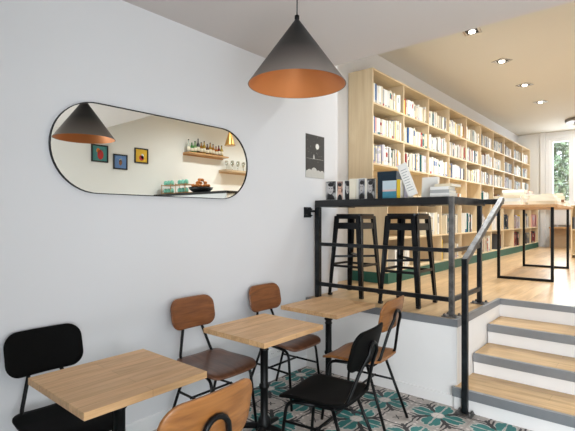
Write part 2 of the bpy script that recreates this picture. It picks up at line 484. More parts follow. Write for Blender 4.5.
# baseboards
struct('baseboard_left', MB().box(0.0, 0.015, YN, YF, 0.0, 0.10).box(0.0, 0.010, YN, YF, 0.10, 0.106), M['white_gloss'])
struct('baseboard_platform', MB().box(0.015, 1.50, YF-0.013, YF, 0.0, 0.09), M['riser_white'], None)
# platform
struct('platform', MB().box(0.0, 1.51, YF, 4.07, 0.0, H-0.02).box(-0.37, 1.51, 4.07, YB, 0.0, H-0.02).box(1.51, W, YT, YB, 0.0, H-0.02), M['riser_white'])
struct('platform_floor', MB().box(0.0, 1.51, YF, 4.07, H-0.02, H).box(-0.37, 1.51, 4.07, YB, H-0.02, H).box(1.51, W, YT, YB, H-0.02, H), M['oak_floor'])
TH = 0.055
struct('trim_1', MB().box(0.0, 1.518, YF-0.008, YF, H-TH, H+0.003).box(0.0, 1.51, YF, YF+0.022, H, H+0.003), M['trim_metal'])
struct('trim_2', MB().box(1.51, 1.518, YF, YT, H-TH, H+0.003).box(1.488, 1.51, YF+0.022, YT+0.02, H, H+0.003), M['trim_metal'])
struct('trim_3', MB().box(1.518, W, YT-0.008, YT, H-TH, H+0.003).box(1.51, W, YT, YT+0.022, H, H+0.003), M['trim_metal'])
# stairs
ys = [3.46, 3.88, 4.29, YT]; zs = [0.17, 0.34, 0.515]
stairs = bpy.data.objects.new('staircase', None); C.objects.link(stairs); stairs['kind'] = 'structure'
for i in range(3):
    x0 = 1.50 if i == 0 else 1.52
    struct('riser', MB().box(x0, W, ys[i], YT if i == 2 else ys[i+1]+0.0, zs[i-1] if i else 0.0, zs[i]-0.03) if i == 0 else
           MB().box(x0, W, ys[i], ys[i+1], 0.0 if i == 0 else zs[i-1]+0.001, zs[i]-0.03), M['riser_white'], stairs)
    struct('tread', MB().box(x0, W, ys[i]-0.012, ys[i+1]-(0.0 if i == 2 else 0.0), zs[i]-0.03, zs[i]), M['oak_tread'], stairs)
    struct('nosing', MB().box(1.495 if i == 0 else 1.52, W, ys[i]-0.022, ys[i]-0.012, zs[i]-0.066, zs[i]+0.003)
           .box(x0, W, ys[i]-0.012, ys[i]+0.012, zs[i], zs[i]+0.003), M['trim_metal'], stairs)

# ------------------------------------------------------------------ railing with bar counter
rail = thing('railing', 'black and bare steel guard rail with welded square tubes along platform edge', 'railing', (1.43, 3.61, H))
def R(mb, name, mat): 
    o = mb.build(name, mat, rail, 0.003); o.matrix_parent_inverse = Matrix.Translation((-1.43, -3.61, -H)); return o
ZR = 1.674
R(MB().box(1.41, 1.45, 3.59, 3.63, H+0.008, ZR), 'post', M['raw_steel'])
R(MB().box(1.41, 1.45, 4.32, 4.36, H+0.008, 1.61), 'post', M['dark_steel'])
R(MB().box(0.045, 0.095, 3.585, 3.635, H, ZR-0.068), 'post', M['dark_steel'])
for z0, z1 in ((1.212, 1.246), (0.805, 0.843)):
    R(MB().box(0.095, 1.41, 3.595, 3.625, z0, z1), 'rail', M['dark_steel'])
    R(MB().box(1.415, 1.445, 3.63, 4.32, z0, z1), 'rail', M['dark_steel'])
R(MB().box(1.408, 1.452, 3.63, 4.44, 1.610, ZR), 'top_rail', M['dark_steel'])
for (x, y) in ((1.43, 3.61), (1.43, 4.34)):
    mb = MB().box(x-0.065, x+0.065, y-0.065, y+0.065, H, H+0.008)
    for i in (-1, 1):
        for j in (-1, 1):
            mb.lathe([(0.013, H+0.008), (0.013, H+0.021), (0.007, H+0.021), (0.007, H+0.028)], 6, mx=Matrix.Translation((x+i*0.045, y+j*0.045, 0)))
    R(mb, 'base_plate', M['raw_steel'])
# wall bracket
mb = MB().box(0.0, 0.012, 3.46, 3.57, 1.50, 1.605)
for i in (3.48, 3.55):
    for k in (1.52, 1.585):
        mb.lathe([(0.011, 0), (0.011, 0.016), (0.006, 0.018), (0.006, 0.03)], 6, mx=Matrix.Translation((0.012, i, k)) @ Matrix.Rotation(PI/2, 4, 'Y'))
mb.tube([(0.012, 3.53, 1.565), (0.05, 3.60, 1.565)], 0.012)
R(mb, 'wall_bracket', M['dark_steel'])
# hand rail down the stairs
hand = thing('handrail', 'flat grey steel handrail sloping down beside the stairs to the floor', 'handrail', (1.60, 3.425, 0))
def HR(mb, name, mat):
    o = mb.build(name, mat, hand, 0.003); o.matrix_parent_inverse = Matrix.Translation((-1.60, -3.425, 0)); return o
HR(MB().box(1.578, 1.622, 3.400, 3.435, 0.008, 1.185), 'post', M['dark_steel'])
HR(MB().bar((1.60, 3.415, 1.168), (1.60, 4.44, 1.672), 0.046, 0.040), 'grip_bar', M['raw_steel'])
HR(MB().box(1.452, 1.62, 4.40, 4.44, 1.625, 1.674), 'end_bar', M['dark_steel'])
mb = MB().box(1.535, 1.665, 3.36, 3.456, 0, 0.008)
for i in (1.553, 1.647):
    for j in (3.375, 3.441):
        mb.lathe([(0.013, 0.008), (0.013, 0.022), (0.007, 0.022), (0.007, 0.030)], 6, mx=Matrix.Translation((i, j, 0)))
HR(mb, 'base_plate', M['raw_steel'])

ctr = thing('bar_counter', 'narrow black bar counter plank mounted on the railing, books standing on it', 'bar counter', (0.75, 3.76, H))
def CT(mb, name, mat, bev=0.003):
    o = mb.build(name, mat, ctr, bev); o.matrix_parent_inverse = Matrix.Translation((-0.75, -3.76, -H)); return o
ZC = ZR
CT(MB().box(0.045, 1.41, 3.585, 3.92, 1.607, ZC), 'counter_top', M['counter_black'])
for x_ in (0.30, 1.15): CT(MB().box(x_, x_+0.03, 3.64, 3.90, 1.600, 1.607), 'support_strip', M['dark_steel'])

# ------------------------------------------------------------------ stools
def make_stool(label):
    t = thing('bar_stool', label, 'stool')
    hs = 0.85; ht, hb = 0.155, 0.205
    # seat: pressed sheet with rounded corners, turned-down rim and a hand hole
    o_ = rrect(0.31, 0.31, 0.045, 5)
    MB().plate(o_, 0.012, lambda a, b, n: (a, b, hs-0.006+n-0.008*(1-min(1,(max(abs(a),abs(b))/0.14)**2))), rings=6).build('seat', M['stool_black'], t)
    rim = MB()
    n = len(o_)
    vs = [(a, b, hs-0.004) for a, b in o_] + [(a*1.025, b*1.025, hs-0.052) for a, b in o_] + [(a*0.98, b*0.98, hs-0.004) for a, b in o_] + [(a*1.0, b*1.0, hs-0.052) for a, b in o_]
    fs = []
    for i in range(n):
        j = (i+1) % n
        fs += [(i, j, n+j, n+i), (2*n+i, 3*n+i, 3*n+j, 2*n+j), (n+i, n+j, 3*n+j, 3*n+i)]
    rim.add(vs, fs, 0, True); rim.build('seat_rim', M['stool_black'], t)
    def leg_at(z):            # half spread at height z
        return hb + (ht-hb)*z/hs
    for sx in (-1, 1):
        for sy in (-1, 1):
            L = MB()
            for ax in (0, 1):
                vs = []
                for z, w in ((0.0, 0.034), (hs-0.02, 0.060)):
                    q = leg_at(z)
                    for th in (0.0, 0.006):
                        for k in (0.0, w):
                            if ax == 0: vs.append((sx*(q-k), sy*(q-th), z))
                            else: vs.append((sx*(q-th), sy*(q-k), z))
                L.add(vs, [(0,1,5,4),(2,6,7,3),(0,4,6,2),(1,3,7,5),(0,2,3,1),(4,5,7,6)])
            # pressed rib down the corner
            L.tube([(sx*(leg_at(0.01)-0.006), sy*(leg_at(0.01)-0.006), 0.0), (sx*(ht-0.004), sy*(ht-0.004), hs-0.03)], 0.010, 8)
            lg = L.build('leg', M['stool_black'], t)
            MB().box(-0.019, 0.019, -0.019, 0.019, 0, 0.022).build('foot', M['black_plastic'], lg, 0.003, loc=(sx*(hb-0.016), sy*(hb-0.016), 0.0))
    # band below the open slot
    z0, z1 = hs-0.155, hs-0.092
    b_ = MB()
    q0, q1 = leg_at(z0), leg_at(z1)
    for (dx, dy) in ((0,1),(0,-1),(1,0),(-1,0)):
        vs = []
        for th in (0.004, 0.010):
            for z, q in ((z0, q0), (z1, q1)):
                for k in (-1, 1):
                    if dy: vs.append((k*(q-0.004), dy*(q-th), z))
                    else: vs.append((dx*(q-th), k*(q-0.004), z))
        b_.add(vs, [(0,1,3,2),(4,6,7,5),(0,4,5,1),(2,3,7,6),(0,2,6,4),(1,5,7,3)])
    b_.build('apron', M['stool_black'], t)
    for (zz, ) in ((0.31,),):
        q = leg_at(zz)-0.008
        for (p0, p1) in (((-q,-q,zz),(q,-q,zz)), ((-q,q,zz),(q,q,zz)), ((-q,-q,zz+0.012),(-q,q,zz+0.012)), ((q,-q,zz+0.012),(q,q,zz+0.012))):
            MB().bar(p0, p1, 0.008, 0.024).build('footrest', M['stool_black'], t)
    q = leg_at(0.41)-0.012
    MB().bar((-q,-q,0.405), (q,q,0.405), 0.008, 0.022).bar((-q,q,0.425), (q,-q,0.425), 0.008, 0.022).build('cross_brace', M['stool_black'], t)
    return t
s1 = make_stool('black metal bar stool behind the railing, nearest the left wall')
s1.location = (0.275, 3.99, H); s1['group'] = 'bar stools at the counter'
dup(s1, (0.905, 3.915, H), 0, 'black metal bar stool behind the railing, nearer the stairs', 'bar stools at the counter')

# ------------------------------------------------------------------ chairs (local: sitter faces +x)
def make_chair(label, wood_back, wood_seat, hs, zb0, zb1, back_w=0.41, tilt=0.20):
    t = thing('dining_chair', label, 'chair')
    # seat
    out = rrect(0.44, 0.455, 0.075, 6, taper=0.10)       # a = y, b = x (front = +b)
    def fs(a, b, n):
        e = (a/0.215)**2
        z = hs - 0.010 + n + 0.012*e - 0.022*max(0, (b-0.10)/0.12)**2*(1 if b > 0.10 else 0) + 0.012*max(0, (-b-0.08)/0.14)
        return (b, a, z)
    MB().plate(out, 0.016, fs, rings=7).build('seat', wood_seat, t, 0.003, 1)
    # backrest
    zc, hh = (zb0+zb1)/2, (zb1-zb0)
    xb = lambda z: -0.205 - (z-hs)*tilt
    ob = rrect(back_w, hh, 0.075, 7)
    def fb(a, b, n):
        z = zc+b
        return (xb(z) + 0.55*a*a + n, a, z + 0.0*n)
    MB().plate(ob, 0.014, fb, rings=7).build('backrest', wood_back, t, 0.003, 1)
    # one bent tube: under the seat, up the back, over in an arch behind the backrest
    zt = hs-0.030
    ztop = zb0 + hh*0.60
    def half(s):
        return [(0.12, 0.165*s, zt-0.006), (-0.165, 0.150*s, zt), (-0.218, 0.140*s, zt+0.045), (xb(zb0)-0.016, 0.085*s, zb0),
                (xb(ztop)-0.018, 0.055*s, ztop-0.05)]
    arch = [(xb(ztop)-0.019, 0.055*cos(a), ztop-0.05+0.055*sin(a)) for a in [PI*k/8 for k in range(1, 8)]]
    path = smooth_path(round_path(half(1), 0.03, 3)[:], 2) + arch + smooth_path(round_path(half(-1), 0.03, 3), 2)[::-1]
    MB().tube(path, 0.0105, 9).build('back_frame', M['black_metal'], t)
    for s in (1, -1):
        MB().tube(round_path([(-0.02, 0.160*s, zt-0.003), (0.165, 0.175*s, zt-0.012), (0.215, 0.195*s, 0.0)], 0.06, 7), 0.0105, 9).build('leg', M['black_metal'], t)
        MB().tube([(-0.13, 0.152*s, zt), (-0.295, 0.195*s, 0.0)], 0.0105, 9).build('leg', M['black_metal'], t)
    zs_ = 0.275
    xf, xr = 0.165+0.05*(zt-zs_)/zt, -0.13-0.165*(zt-zs_)/zt
    yf, yr = 0.175+0.02*(zt-zs_)/zt, 0.152+0.043*(zt-zs_)/zt
    for s in (1, -1):
        MB().tube([(xf, yf*s, zs_), (xr, yr*s, zs_)], 0.0085, 8).build('stretcher', M['black_metal'], t)
    xm = -0.04
    MB().tube([(xm, 0.187, zs_), (xm, -0.187, zs_)], 0.0085, 8).build('stretcher', M['black_metal'], t)
    # screw plates on the back of the backrest
    return t
G_ch = 'chairs around the small tables'
A = make_chair('black chair in the left corner, back against the wall', M['black_paint_wood'], M['black_paint_wood'], 0.44, 0.635, 0.870, 0.41, 0.27)
A.location = (0.355, 0.995, 0); A['group'] = G_ch
D = dup(A, (1.165, 2.195, 0), PI+0.12, 'black chair standing in mid floor, its seat fully seen', G_ch)
B = make_chair('brown wooden chair with dark seat against the wall, left of the middle table', M['walnut_chair'], M['walnut_seat'], 0.485, 0.690, 0.910, 0.39)
B.location = (0.350, 2.015, 0); B['group'] = G_ch
Cc = dup(B, (0.345, 2.795, 0), 0, 'brown wooden chair against the wall under the poster, partly behind middle table', G_ch)
E = make_chair('honey brown chair pulled up to the farthest table, seen from its back', M['honey_chair'], M['honey_chair'], 0.485, 0.70, 0.925, 0.41)
E.location = (1.015, 2.855, 0); E.rotation_euler = (0, 0, PI+0.09); E['group'] = G_ch
F = dup(E, (1.32, 0.942, 0), PI+0.03, 'honey brown chair cut off by the bottom edge, backrest nearest the viewer', G_ch)

# ------------------------------------------------------------------ tables
def make_table(label, w, d):
    t = thing('bistro_table', label, 'table', group='square bistro tables along the wall')
    zt = 0.75
    MB().box(-w/2, w/2, -d/2, d/2, zt-0.033, zt).build('tabletop', M['oak_table'], t, 0.002, 1)
    MB().box(-0.16, 0.16, -0.02, 0.02, zt-0.045, zt-0.033).box(-0.02, 0.02, -0.16, 0.16, zt-0.045, zt-0.033).build('top_bracket', M['dark_iron'], t)
    prof = [(0.045, zt-0.045), (0.045, zt-0.06), (0.027, zt-0.075), (0.027, zt-0.11), (0.036, zt-0.117), (0.036, zt-0.127), (0.027, zt-0.134), (0.027, zt-0.15), (0.034, zt-0.157), (0.027, zt-0.165),
            (0.027, 0.36), (0.034, 0.35), (0.036, 0.335), (0.027, 0.32), (0.027, 0.14), (0.04, 0.12), (0.046, 0.09), (0.05, 0.05)]
    MB().lathe(prof[::-1], 20).build('column', M['dark_iron'], t)
    for k in range(4):
        a = PI/4 + k*PI/2 - 0.45
        p = smooth_path([(0.02*cos(a), 0.02*sin(a), 0.06), (0.10*cos(a), 0.10*sin(a), 0.05), (0.19*cos(a), 0.19*sin(a), 0.028), (0.235*cos(a), 0.235*sin(a), 0.014)], 5)
        MB().tube(p, 0.024, 8, r1=0.014).build('foot', M['dark_iron'], t)
    return t
T1 = make_table('oak bistro table at lower left, in front of the black corner chair', 0.57, 0.60)
T1.location = (0.765, 1.07, 0)
dup(T1, (0.655, 2.19, 0), 0, 'oak bistro table in the middle, between the brown chairs along the wall', None)
dup(T1, (0.560, 3.095, 0), 0, 'oak bistro table at the far end, against the platform', None)

# ------------------------------------------------------------------ wall mirror, poster, socket
my0, my1, mz0, mz1 = 1.047, 2.647, 1.655, 2.222
def stadium(y0, y1, z0, z1, n=24, g=0.0):
    r = (z1-z0)/2; zc = (z0+z1)/2; pts = []
    for k in range(n+1): a = -PI/2 + PI*k/n; pts.append((y1-r+(r+g)*cos(a), zc+(r+g)*sin(a)))
    for k in range(n+1): a = PI/2 + PI*k/n; pts.append((y0+r+(r+g)*cos(a), zc+(r+g)*sin(a)))
    return pts
mir = thing('wall_mirror', 'large pill shaped wall mirror in a thin dark frame', 'mirror', (0, 1.847, mz0))
o_ = MB().prism(stadium(my0, my1, mz0, mz1), 'x', 0.006, 0.016).build('glass', mirrorM, mir); o_.matrix_parent_inverse = Matrix.Translation((0, -1.847, -mz0))
a_, b_ = stadium(my0, my1, mz0, mz1, g=0.0045), stadium(my0, my1, mz0, mz1)
n = len(a_); vs = [(x, p[0], p[1]) for x in (0.002, 0.024) for q in (a_, b_) for p in q]; fs = []
for i in range(n):
    j = (i+1) % n
    fs += [(i, j, n+j, n+i), (2*n+i, 3*n+i, 3*n+j, 2*n+j), (i, 2*n+i, 2*n+j, j), (n+i, n+j, 3*n+j, 3*n+i)]
o_ = MB().add(vs, fs).build('frame', M['dark_iron'], mir); o_.matrix_parent_inverse = Matrix.Translation((0, -1.847, -mz0))

py0, py1, pz0, pz1 = 3.49, 3.81, 1.91, 2.355
pos = thing('night_sky_poster', 'dark night sky poster with white moon and pale clouds on the wall', 'poster', (0, 3.65, pz0))
def PO(mb, name, mat):
    o = mb.build(name, mat, pos); o.matrix_parent_inverse = Matrix.Translation((0, -3.65, -pz0)); return o
plain('poster_dark', (66, 64, 62), 0.7, noise=0.35, nscale=55); plain('poster_pale', (196, 194, 188), 0.7, noise=0.1, nscale=30); plain('poster_moon', (240, 240, 234), 0.7)
PO(MB().box(0.0, 0.003, py0, py1, pz0, pz1), 'sheet', M['poster_dark'])
PO(MB().prism([(py0+0.195+0.030*cos(2*PI*k/20), pz1-0.115+0.030*sin(2*PI*k/20)) for k in range(20)], 'x', 0.003, 0.0036), 'moon', M['poster_moon'])
cl = MB().box(0.003, 0.0034, py0, py1, pz0, pz0+0.055)
for q, (c_, r_, h_) in enumerate(((py1-0.04, 0.040, 0.050), (py0+0.215, 0.045, 0.045), (py0+0.140, 0.050, 0.065), (py0+0.060, 0.042, 0.052), (py0+0.022, 0.022, 0.055))):
    cl.prism([(c_+r_*cos(2*PI*k/18), pz0+h_+r_*0.85*sin(2*PI*k/18)) for k in range(18)], 'x', 0.003, 0.0035+0.0001*q)
PO(cl, 'clouds', M['poster_pale'])
st = MB()
for i in range(26):
    y, z = random.uniform(py0+0.015, py1-0.015), random.uniform(pz0+0.15, pz1-0.02); q = random.uniform(0.0012, 0.0026)
    st.box(0.003, 0.0033, y-q, y+q, z-q, z+q)
st.box(0.003, 0.0033, py0+0.012, py1-0.012, pz0+0.196, pz0+0.1985)
st.prism([(py0+0.122, pz0+0.195), (py0+0.150, pz0+0.195), (py0+0.147, pz0+0.225), (py0+0.136, pz0+0.247), (py0+0.125, pz0+0.225)], 'x', 0.003, 0.0035)
PO(st, 'stars_and_rocket', M['poster_pale'])

soc = thing('wall_socket', 'white double power socket low on the left wall', 'socket', (0, 3.02, 0.245))
MB().box(0.0, 0.010, -0.085, 0.085, -0.043, 0.043).build('plate', M['white_plastic'], soc, 0.004)
for s in (-0.042, 0.042):
    k = MB().lathe([(0.024, 0.010), (0.024, 0.013), (0.019, 0.013), (0.019, 0.0112)], 20, mx=Matrix.Translation((0, s, 0)) @ Matrix.Rotation(PI/2, 4, 'Y')).build('outlet', M['white_plastic'], soc)
    MB().box(0.0108, 0.0135, s-0.012, s-0.007, -0.0025, 0.0025).box(0.0108, 0.0135, s+0.007, s+0.012, -0.0025, 0.0025).build('pin_hole', M['black_plastic'], k)

# ------------------------------------------------------------------ pendant lamp
lx, ly, lz = 1.252, 1.815, 2.209
pen = thing('pendant_lamp', 'big black cone pendant lamp with copper lining hanging above the tables', 'lamp', (lx, ly, lz))
Rr, Ht = 0.262, 0.345
def cone_shell(r0, r1, z0, z1, seg=64):
    vs = [(r0*cos(2*PI*k/seg), r0*sin(2*PI*k/seg), z0) for k in range(seg)] + [(r1*cos(2*PI*k/seg), r1*sin(2*PI*k/seg), z1) for k in range(seg)]
    return vs, [(k, (k+1) % seg, seg+(k+1) % seg, seg+k) for k in range(seg)]
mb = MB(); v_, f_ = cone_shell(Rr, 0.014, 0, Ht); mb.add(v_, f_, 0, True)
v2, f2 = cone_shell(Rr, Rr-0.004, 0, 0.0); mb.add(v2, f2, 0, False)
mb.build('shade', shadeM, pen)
mb = MB(); v_, f_ = cone_shell(Rr-0.004, 0.012, 0.0005, Ht-0.004); mb.add(v_, f_, 0, True); mb.build('lining', M['copper_lining'], pen)
MB().lathe([(0.015, Ht-0.012), (0.011, Ht+0.006), (0.013, Ht+0.008), (0.013, Ht+0.026), (0.004, Ht+0.032)], 16).build('cap', M['black_metal'], pen)
MB().tube([(0, 0, Ht+0.028), (0.002, 0, Ht+0.2), (0.0, 0, ZL-lz)], 0.0035, 8).build('cord', M['black_plastic'], pen)
MB().lathe([(0.05, ZL-lz-0.025), (0.055, ZL-lz-0.02), (0.055, ZL-lz)], 24).build('ceiling_rose', M['black_metal'], pen)
MB().lathe([(0.01, 0.26), (0.014, 0.24), (0.03, 0.205), (0.033, 0.18), (0.026, 0.155), (0.008, 0.145)][::-1], 16).build('bulb', plain('bulb_glass', (235, 225, 205), 0.25), pen)

# ------------------------------------------------------------------ bookcase
BY0, NB, BW = 4.86, 10, 0.87
BY1 = BY0+NB*BW
XB, XU, XL = -0.36, 0.0, 0.20
LT = 1.80                       # top of the lower deep unit
rows_u = [LT, 2.19, 2.565, 2.955, 3.377]
rows_l = [0.84, 1.245, LT]
bc = thing('bookcase', 'long pale plywood bookcase with ten bays and green plinth along the wall', 'bookcase', (0, BY0, H))
def BC(mb, name, mat, bev=0.0):
    o = mb.build(name, mat, bc, bev); o.matrix_parent_inverse = Matrix.Translation((0, -BY0, -H)); return o
T = 0.022
BC(MB().box(XB+0.005, XU, BY0-T/2, BY0+T/2, LT, 3.377).box(XB+0.005, XL, BY0-T/2, BY0+T/2, 0.81, LT), 'end_panel', M['birch_ply'])
BC(MB().box(XB+0.005, XU, BY1-T/2, BY1+T/2, LT, 3.377).box(XB+0.005, XL, BY1-T/2, BY1+T/2, 0.81, LT), 'end_panel', M['birch_ply'])
for k in range(1, NB):
    y = BY0+k*BW
    BC(MB().box(XB+0.01, XU-0.001, y-T/2, y+T/2, LT, 3.36).box(XB+0.01, XL-0.001, y-T/2, y+T/2, 0.82, LT-T), 'divider', M['birch_ply'])
BC(MB().box(XB, XB+0.008, BY0, BY1, 0.82, 3.37), 'back_panel', M['birch_shelf'])
BC(MB().box(XB+0.005, XU, BY0+T/2, BY1-T/2, 3.377-T, 3.377), 'top_board', M['birch_shelf'])
for k in range(NB):
    y0, y1 = BY0+k*BW+T/2, BY0+(k+1)*BW-T/2
    for z in rows_u[1:-1]: BC(MB().box(XB+0.01, XU-0.002, y0, y1, z-T, z), 'shelf', M['birch_shelf'])
    BC(MB().box(XB+0.01, XL-0.002, y0, y1, rows_l[1]-T, rows_l[1]), 'shelf', M['birch_shelf'])
    BC(MB().box(XB+0.01, XL-0.002, y0, y1, LT-T, LT), 'shelf', M['birch_shelf'])
BC(MB().box(XB+0.01, XL, BY0+T/2, BY1-T/2, 0.82, 0.84), 'bottom_board', M['birch_shelf'])
BC(MB().box(XB+0.02, XL+0.012, BY0-0.012, BY1, H, 0.82), 'plinth', M['green_plinth'])

# ------------------------------------------------------------------ books
ORD = ['first','second','third','fourth','fifth','sixth','seventh','eighth','ninth','tenth','eleventh','twelfth','thirteenth','fourteenth','fifteenth','sixteenth','seventeenth',
       'eighteenth','nineteenth','twentieth','twenty first','twenty second','twenty third','twenty fourth','twenty fifth','twenty sixth','twenty seventh','twenty eighth','twenty ninth','thirtieth',
       'thirty first','thirty second','thirty third','thirty fourth','thirty fifth','thirty sixth','thirty seventh','thirty eighth','thirty ninth','fortieth']
BAY = ['nearest bookcase bay','second bookcase bay','third bookcase bay','fourth bookcase bay','fifth bookcase bay','sixth bookcase bay','seventh bookcase bay','eighth bookcase bay','ninth bookcase bay','farthest bookcase bay']
ROW = {3:'top row', 2:'second row down', 1:'third row down', 0:'fourth row down', -1:'row below the ledge', -2:'lowest row'}
MESHES = {}
def book_mb(col, band, style, sx=1.0, sy=1.0, sz=1.0):
    """unit book: spine towards +x at x=0, depth to -x, thickness along y, height along z"""
    mb = MB()
    cuts = {0: [0, 1], 1: [0, 0.16, 1], 2: [0, 0.08, 0.14, 0.62, 0.80, 1], 3: [0, 0.55, 0.85, 1], 4: [0, 0.22, 0.25, 0.9, 0.93, 1]}[style]
    mats = {0: [0], 1: [1, 0], 2: [0, 1, 0, 1, 0], 3: [0, 1, 0], 4: [0, 1, 0, 1, 0]}[style]
    # covers
    mb.box(-1, 0, 0, 0.1, 0, 1, 0).box(-1, 0, 0.9, 1, 0, 1, 0)
    for a, b, m in zip(cuts[:-1], cuts[1:], mats): mb.box(-0.03, 0.0, 0, 1, a, b, m)
    mb.box(-0.97, -0.03, 0.1, 0.9, 0.01, 0.985, 2)
    return mb
def book_mesh(col, band, style):
    k = (col, band, style)
    if k not in MESHES: MESHES[k] = book_mb(col, band, style).mesh('book', [BOOK[col], BOOK[band], M['paper_pages']])
    return MESHES[k]
cols_main = ['white']*16 + ['cream']*12 + ['ivory']*3 + ['grey', 'lavender', 'red', 'blue', 'pink', 'teal', 'yellow', 'charcoal']
cols_far = ['white']*6 + ['cream']*4 + ['grey']*4 + ['charcoal']*2 + ['ivory']*2 + ['teal', 'brown', 'lavender']
bands = ['red', 'grey', 'grey', 'ivory', 'ivory', 'lavender', 'grey', 'blue', 'ivory', 'pink', 'teal', 'cream', 'cream', 'lavender']
CAM = Vector((2.73, 0, 1.5))
specs = []
def cell(bay, row, f0, f1, cols, hmax=0.27, hmin=0.19, items=None):
    y0, y1 = BY0+bay*BW+T/2+0.004, BY0+(bay+1)*BW-T/2-0.004
    z = (rows_u[row] if row >= 0 else rows_l[1] if row == -1 else rows_l[0]) + 0.0005
    xf = (XU if row >= 0 else XL) - 0.012
    y, ye = y0+(y1-y0)*f0, y0+(y1-y0)*f1
    n = 0; base_h = random.uniform(hmin+0.02, hmax-0.02)
    while True:
        t = random.choice([0.022, 0.026, 0.03, 0.034, 0.038, 0.045, 0.052])*random.uniform(0.9, 1.15)
        if y+t > ye: break
        if random.random() < 0.25: base_h = random.uniform(hmin+0.01, hmax-0.01)
        h = min(hmax, max(hmin, base_h+random.uniform(-0.018, 0.018)))
        d = random.uniform(0.13, 0.17) if h < 0.24 else random.uniform(0.16, 0.20)
        col = random.choice(cols)
        band = random.choice(bands)
        if band == col: band = 'grey' if col != 'grey' else 'charcoal'
        st_ = random.choice([0, 1, 0, 2, 3, 4, 0, 1])
        specs.append(dict(y=y, z=z, x=xf-random.uniform(0.0, 0.02), t=t-0.0012, h=h, d=d, col=col, band=band, st=st_, bay=bay, row=row, n=n))
        y += t; n += 1
random.seed(21)
for bay in range(NB):
    for row in (3, 2, 1):
        cols = cols_main if bay < 5 else cols_far
        full = 0.98 if bay < 6 else random.uniform(0.75, 0.95)
        start = 0.0 if bay < 3 or random.random() < 0.6 else random.uniform(0.03, 0.15)
        cell(bay, row, start, full, cols, 0.27 if row < 3 else 0.265)
cell(2, 0, 0.65, 0.80, ['brown', 'cream', 'teal'], 0.22); cell(5, 0, 0.2, 0.7, cols_far, 0.25); cell(6, 0, 0.45, 0.7, ['brown', 'charcoal'], 0.22)
cell(7, 0, 0.1, 0.8, cols_far, 0.27); cell(8, 0, 0.1, 0.9, cols_far, 0.27); cell(9, 0, 0.1, 0.9, cols_far, 0.27)
cell(1, -1, 0.40, 0.98, ['white', 'white', 'cream', 'ivory'], 0.34, 0.26); cell(2, -1, 0.25, 0.97, ['white', 'grey', 'cream', 'ivory'], 0.34, 0.26)
cell(3, -1, 0.30, 0.75, ['teal', 'white', 'charcoal', 'grey'], 0.36, 0.28); cell(4, -1, 0.1, 0.6, cols_main, 0.34, 0.25); cell(5, -1, 0.3, 0.9, cols_main, 0.34, 0.25)
cell(6, -1, 0.0, 0.55, ['charcoal', 'brown', 'navy', 'black'], 0.36, 0.26); cell(7, -1, 0.1, 0.85, ['lavender', 'white', 'brown', 'yellow'], 0.34, 0.25); cell(8, -1, 0.2, 0.9, cols_far, 0.36, 0.26); cell(9, -1, 0.3, 0.95, ['pink', 'red', 'cream', 'pink'], 0.36, 0.28)
cell(0, -2, 0.25, 0.8, ['white', 'white', 'cream'], 0.30, 0.22); cell(2, -2, 0.02, 0.12, ['yellow', 'orange'], 0.34, 0.32); cell(2, -2, 0.45, 0.95, ['white', 'grey', 'ivory'], 0.26, 0.2)
cell(4, -2, 0.15, 0.98, ['white', 'cream', 'red', 'white', 'brown', 'cream', 'ivory'], 0.33, 0.25); cell(5, -2, 0.55, 0.95, ['brown', 'charcoal', 'brown'], 0.33, 0.25)
cell(7, -2, 0.15, 0.7, ['charcoal', 'black', 'red', 'green'], 0.33, 0.22); cell(8, -2, 0.5, 0.95, ['charcoal', 'navy', 'grey'], 0.33, 0.22); cell(9, -2, 0.2, 0.8, ['charcoal', 'red', 'grey'], 0.33, 0.22)
def seen_size(s):
    p = Vector((s['x'], s['y'], s['z'])); d = p-CAM
    return s['h']*s['t']*abs(d.x)/d.length**3
# cell order (left to right = increasing y) is unique inside a row of a bay
cnt = {}
for s in specs:
    k = (s['bay'], s['row']); s['n'] = cnt.get(k, 0); cnt[k] = s['n']+1
near = sorted(specs, key=seen_size, reverse=True)
nearids = set(id(s) for s in near[:290])
rest = MB(); rest_mats = []
for s in specs:
    mx = Matrix.Translation((s['x'], s['y'], s['z'])) @ Matrix.Diagonal((s['d'], s['t'], s['h'], 1))
    if id(s) in nearids:
        o = bpy.data.objects.new('book', book_mesh(s['col'], s['band'], s['st'])); C.objects.link(o)
        o.location = (s['x'], s['y'], s['z']); o.scale = (s['d'], s['t'], s['h'])
        cn = s['col']
        extra = ' with %s mark' % s['band'] if s['st'] else ''
        tag(o, '%s book%s, %s from left, %s, %s' % (cn, extra, ORD[s['n']], ROW[s['row']], BAY[s['bay']]), 'book', 'books on the bookcase shelves')
    else:
        b = book_mb(s['col'], s['band'], s['st'])
        names = [s['col'], s['band'], '_pages']
        for nme in names:
            if nme not in rest_mats: rest_mats.append(nme)
        o0 = len(rest.v)
        for p in b.v: rest.v.append(mx @ p)
        for f, m in zip(b.f, b.m):
            rest.f.append([i+o0 for i in f]); rest.m.append(rest_mats.index(names[m])); rest.sm.append(False)
o = rest.build('bookcase_books', [BOOK[n_] if n_ in BOOK else M['paper_pages'] for n_ in rest_mats])
tag(o, 'many small paperbacks filling the far bays and lower rows of the bookcase', 'books', kind='stuff')

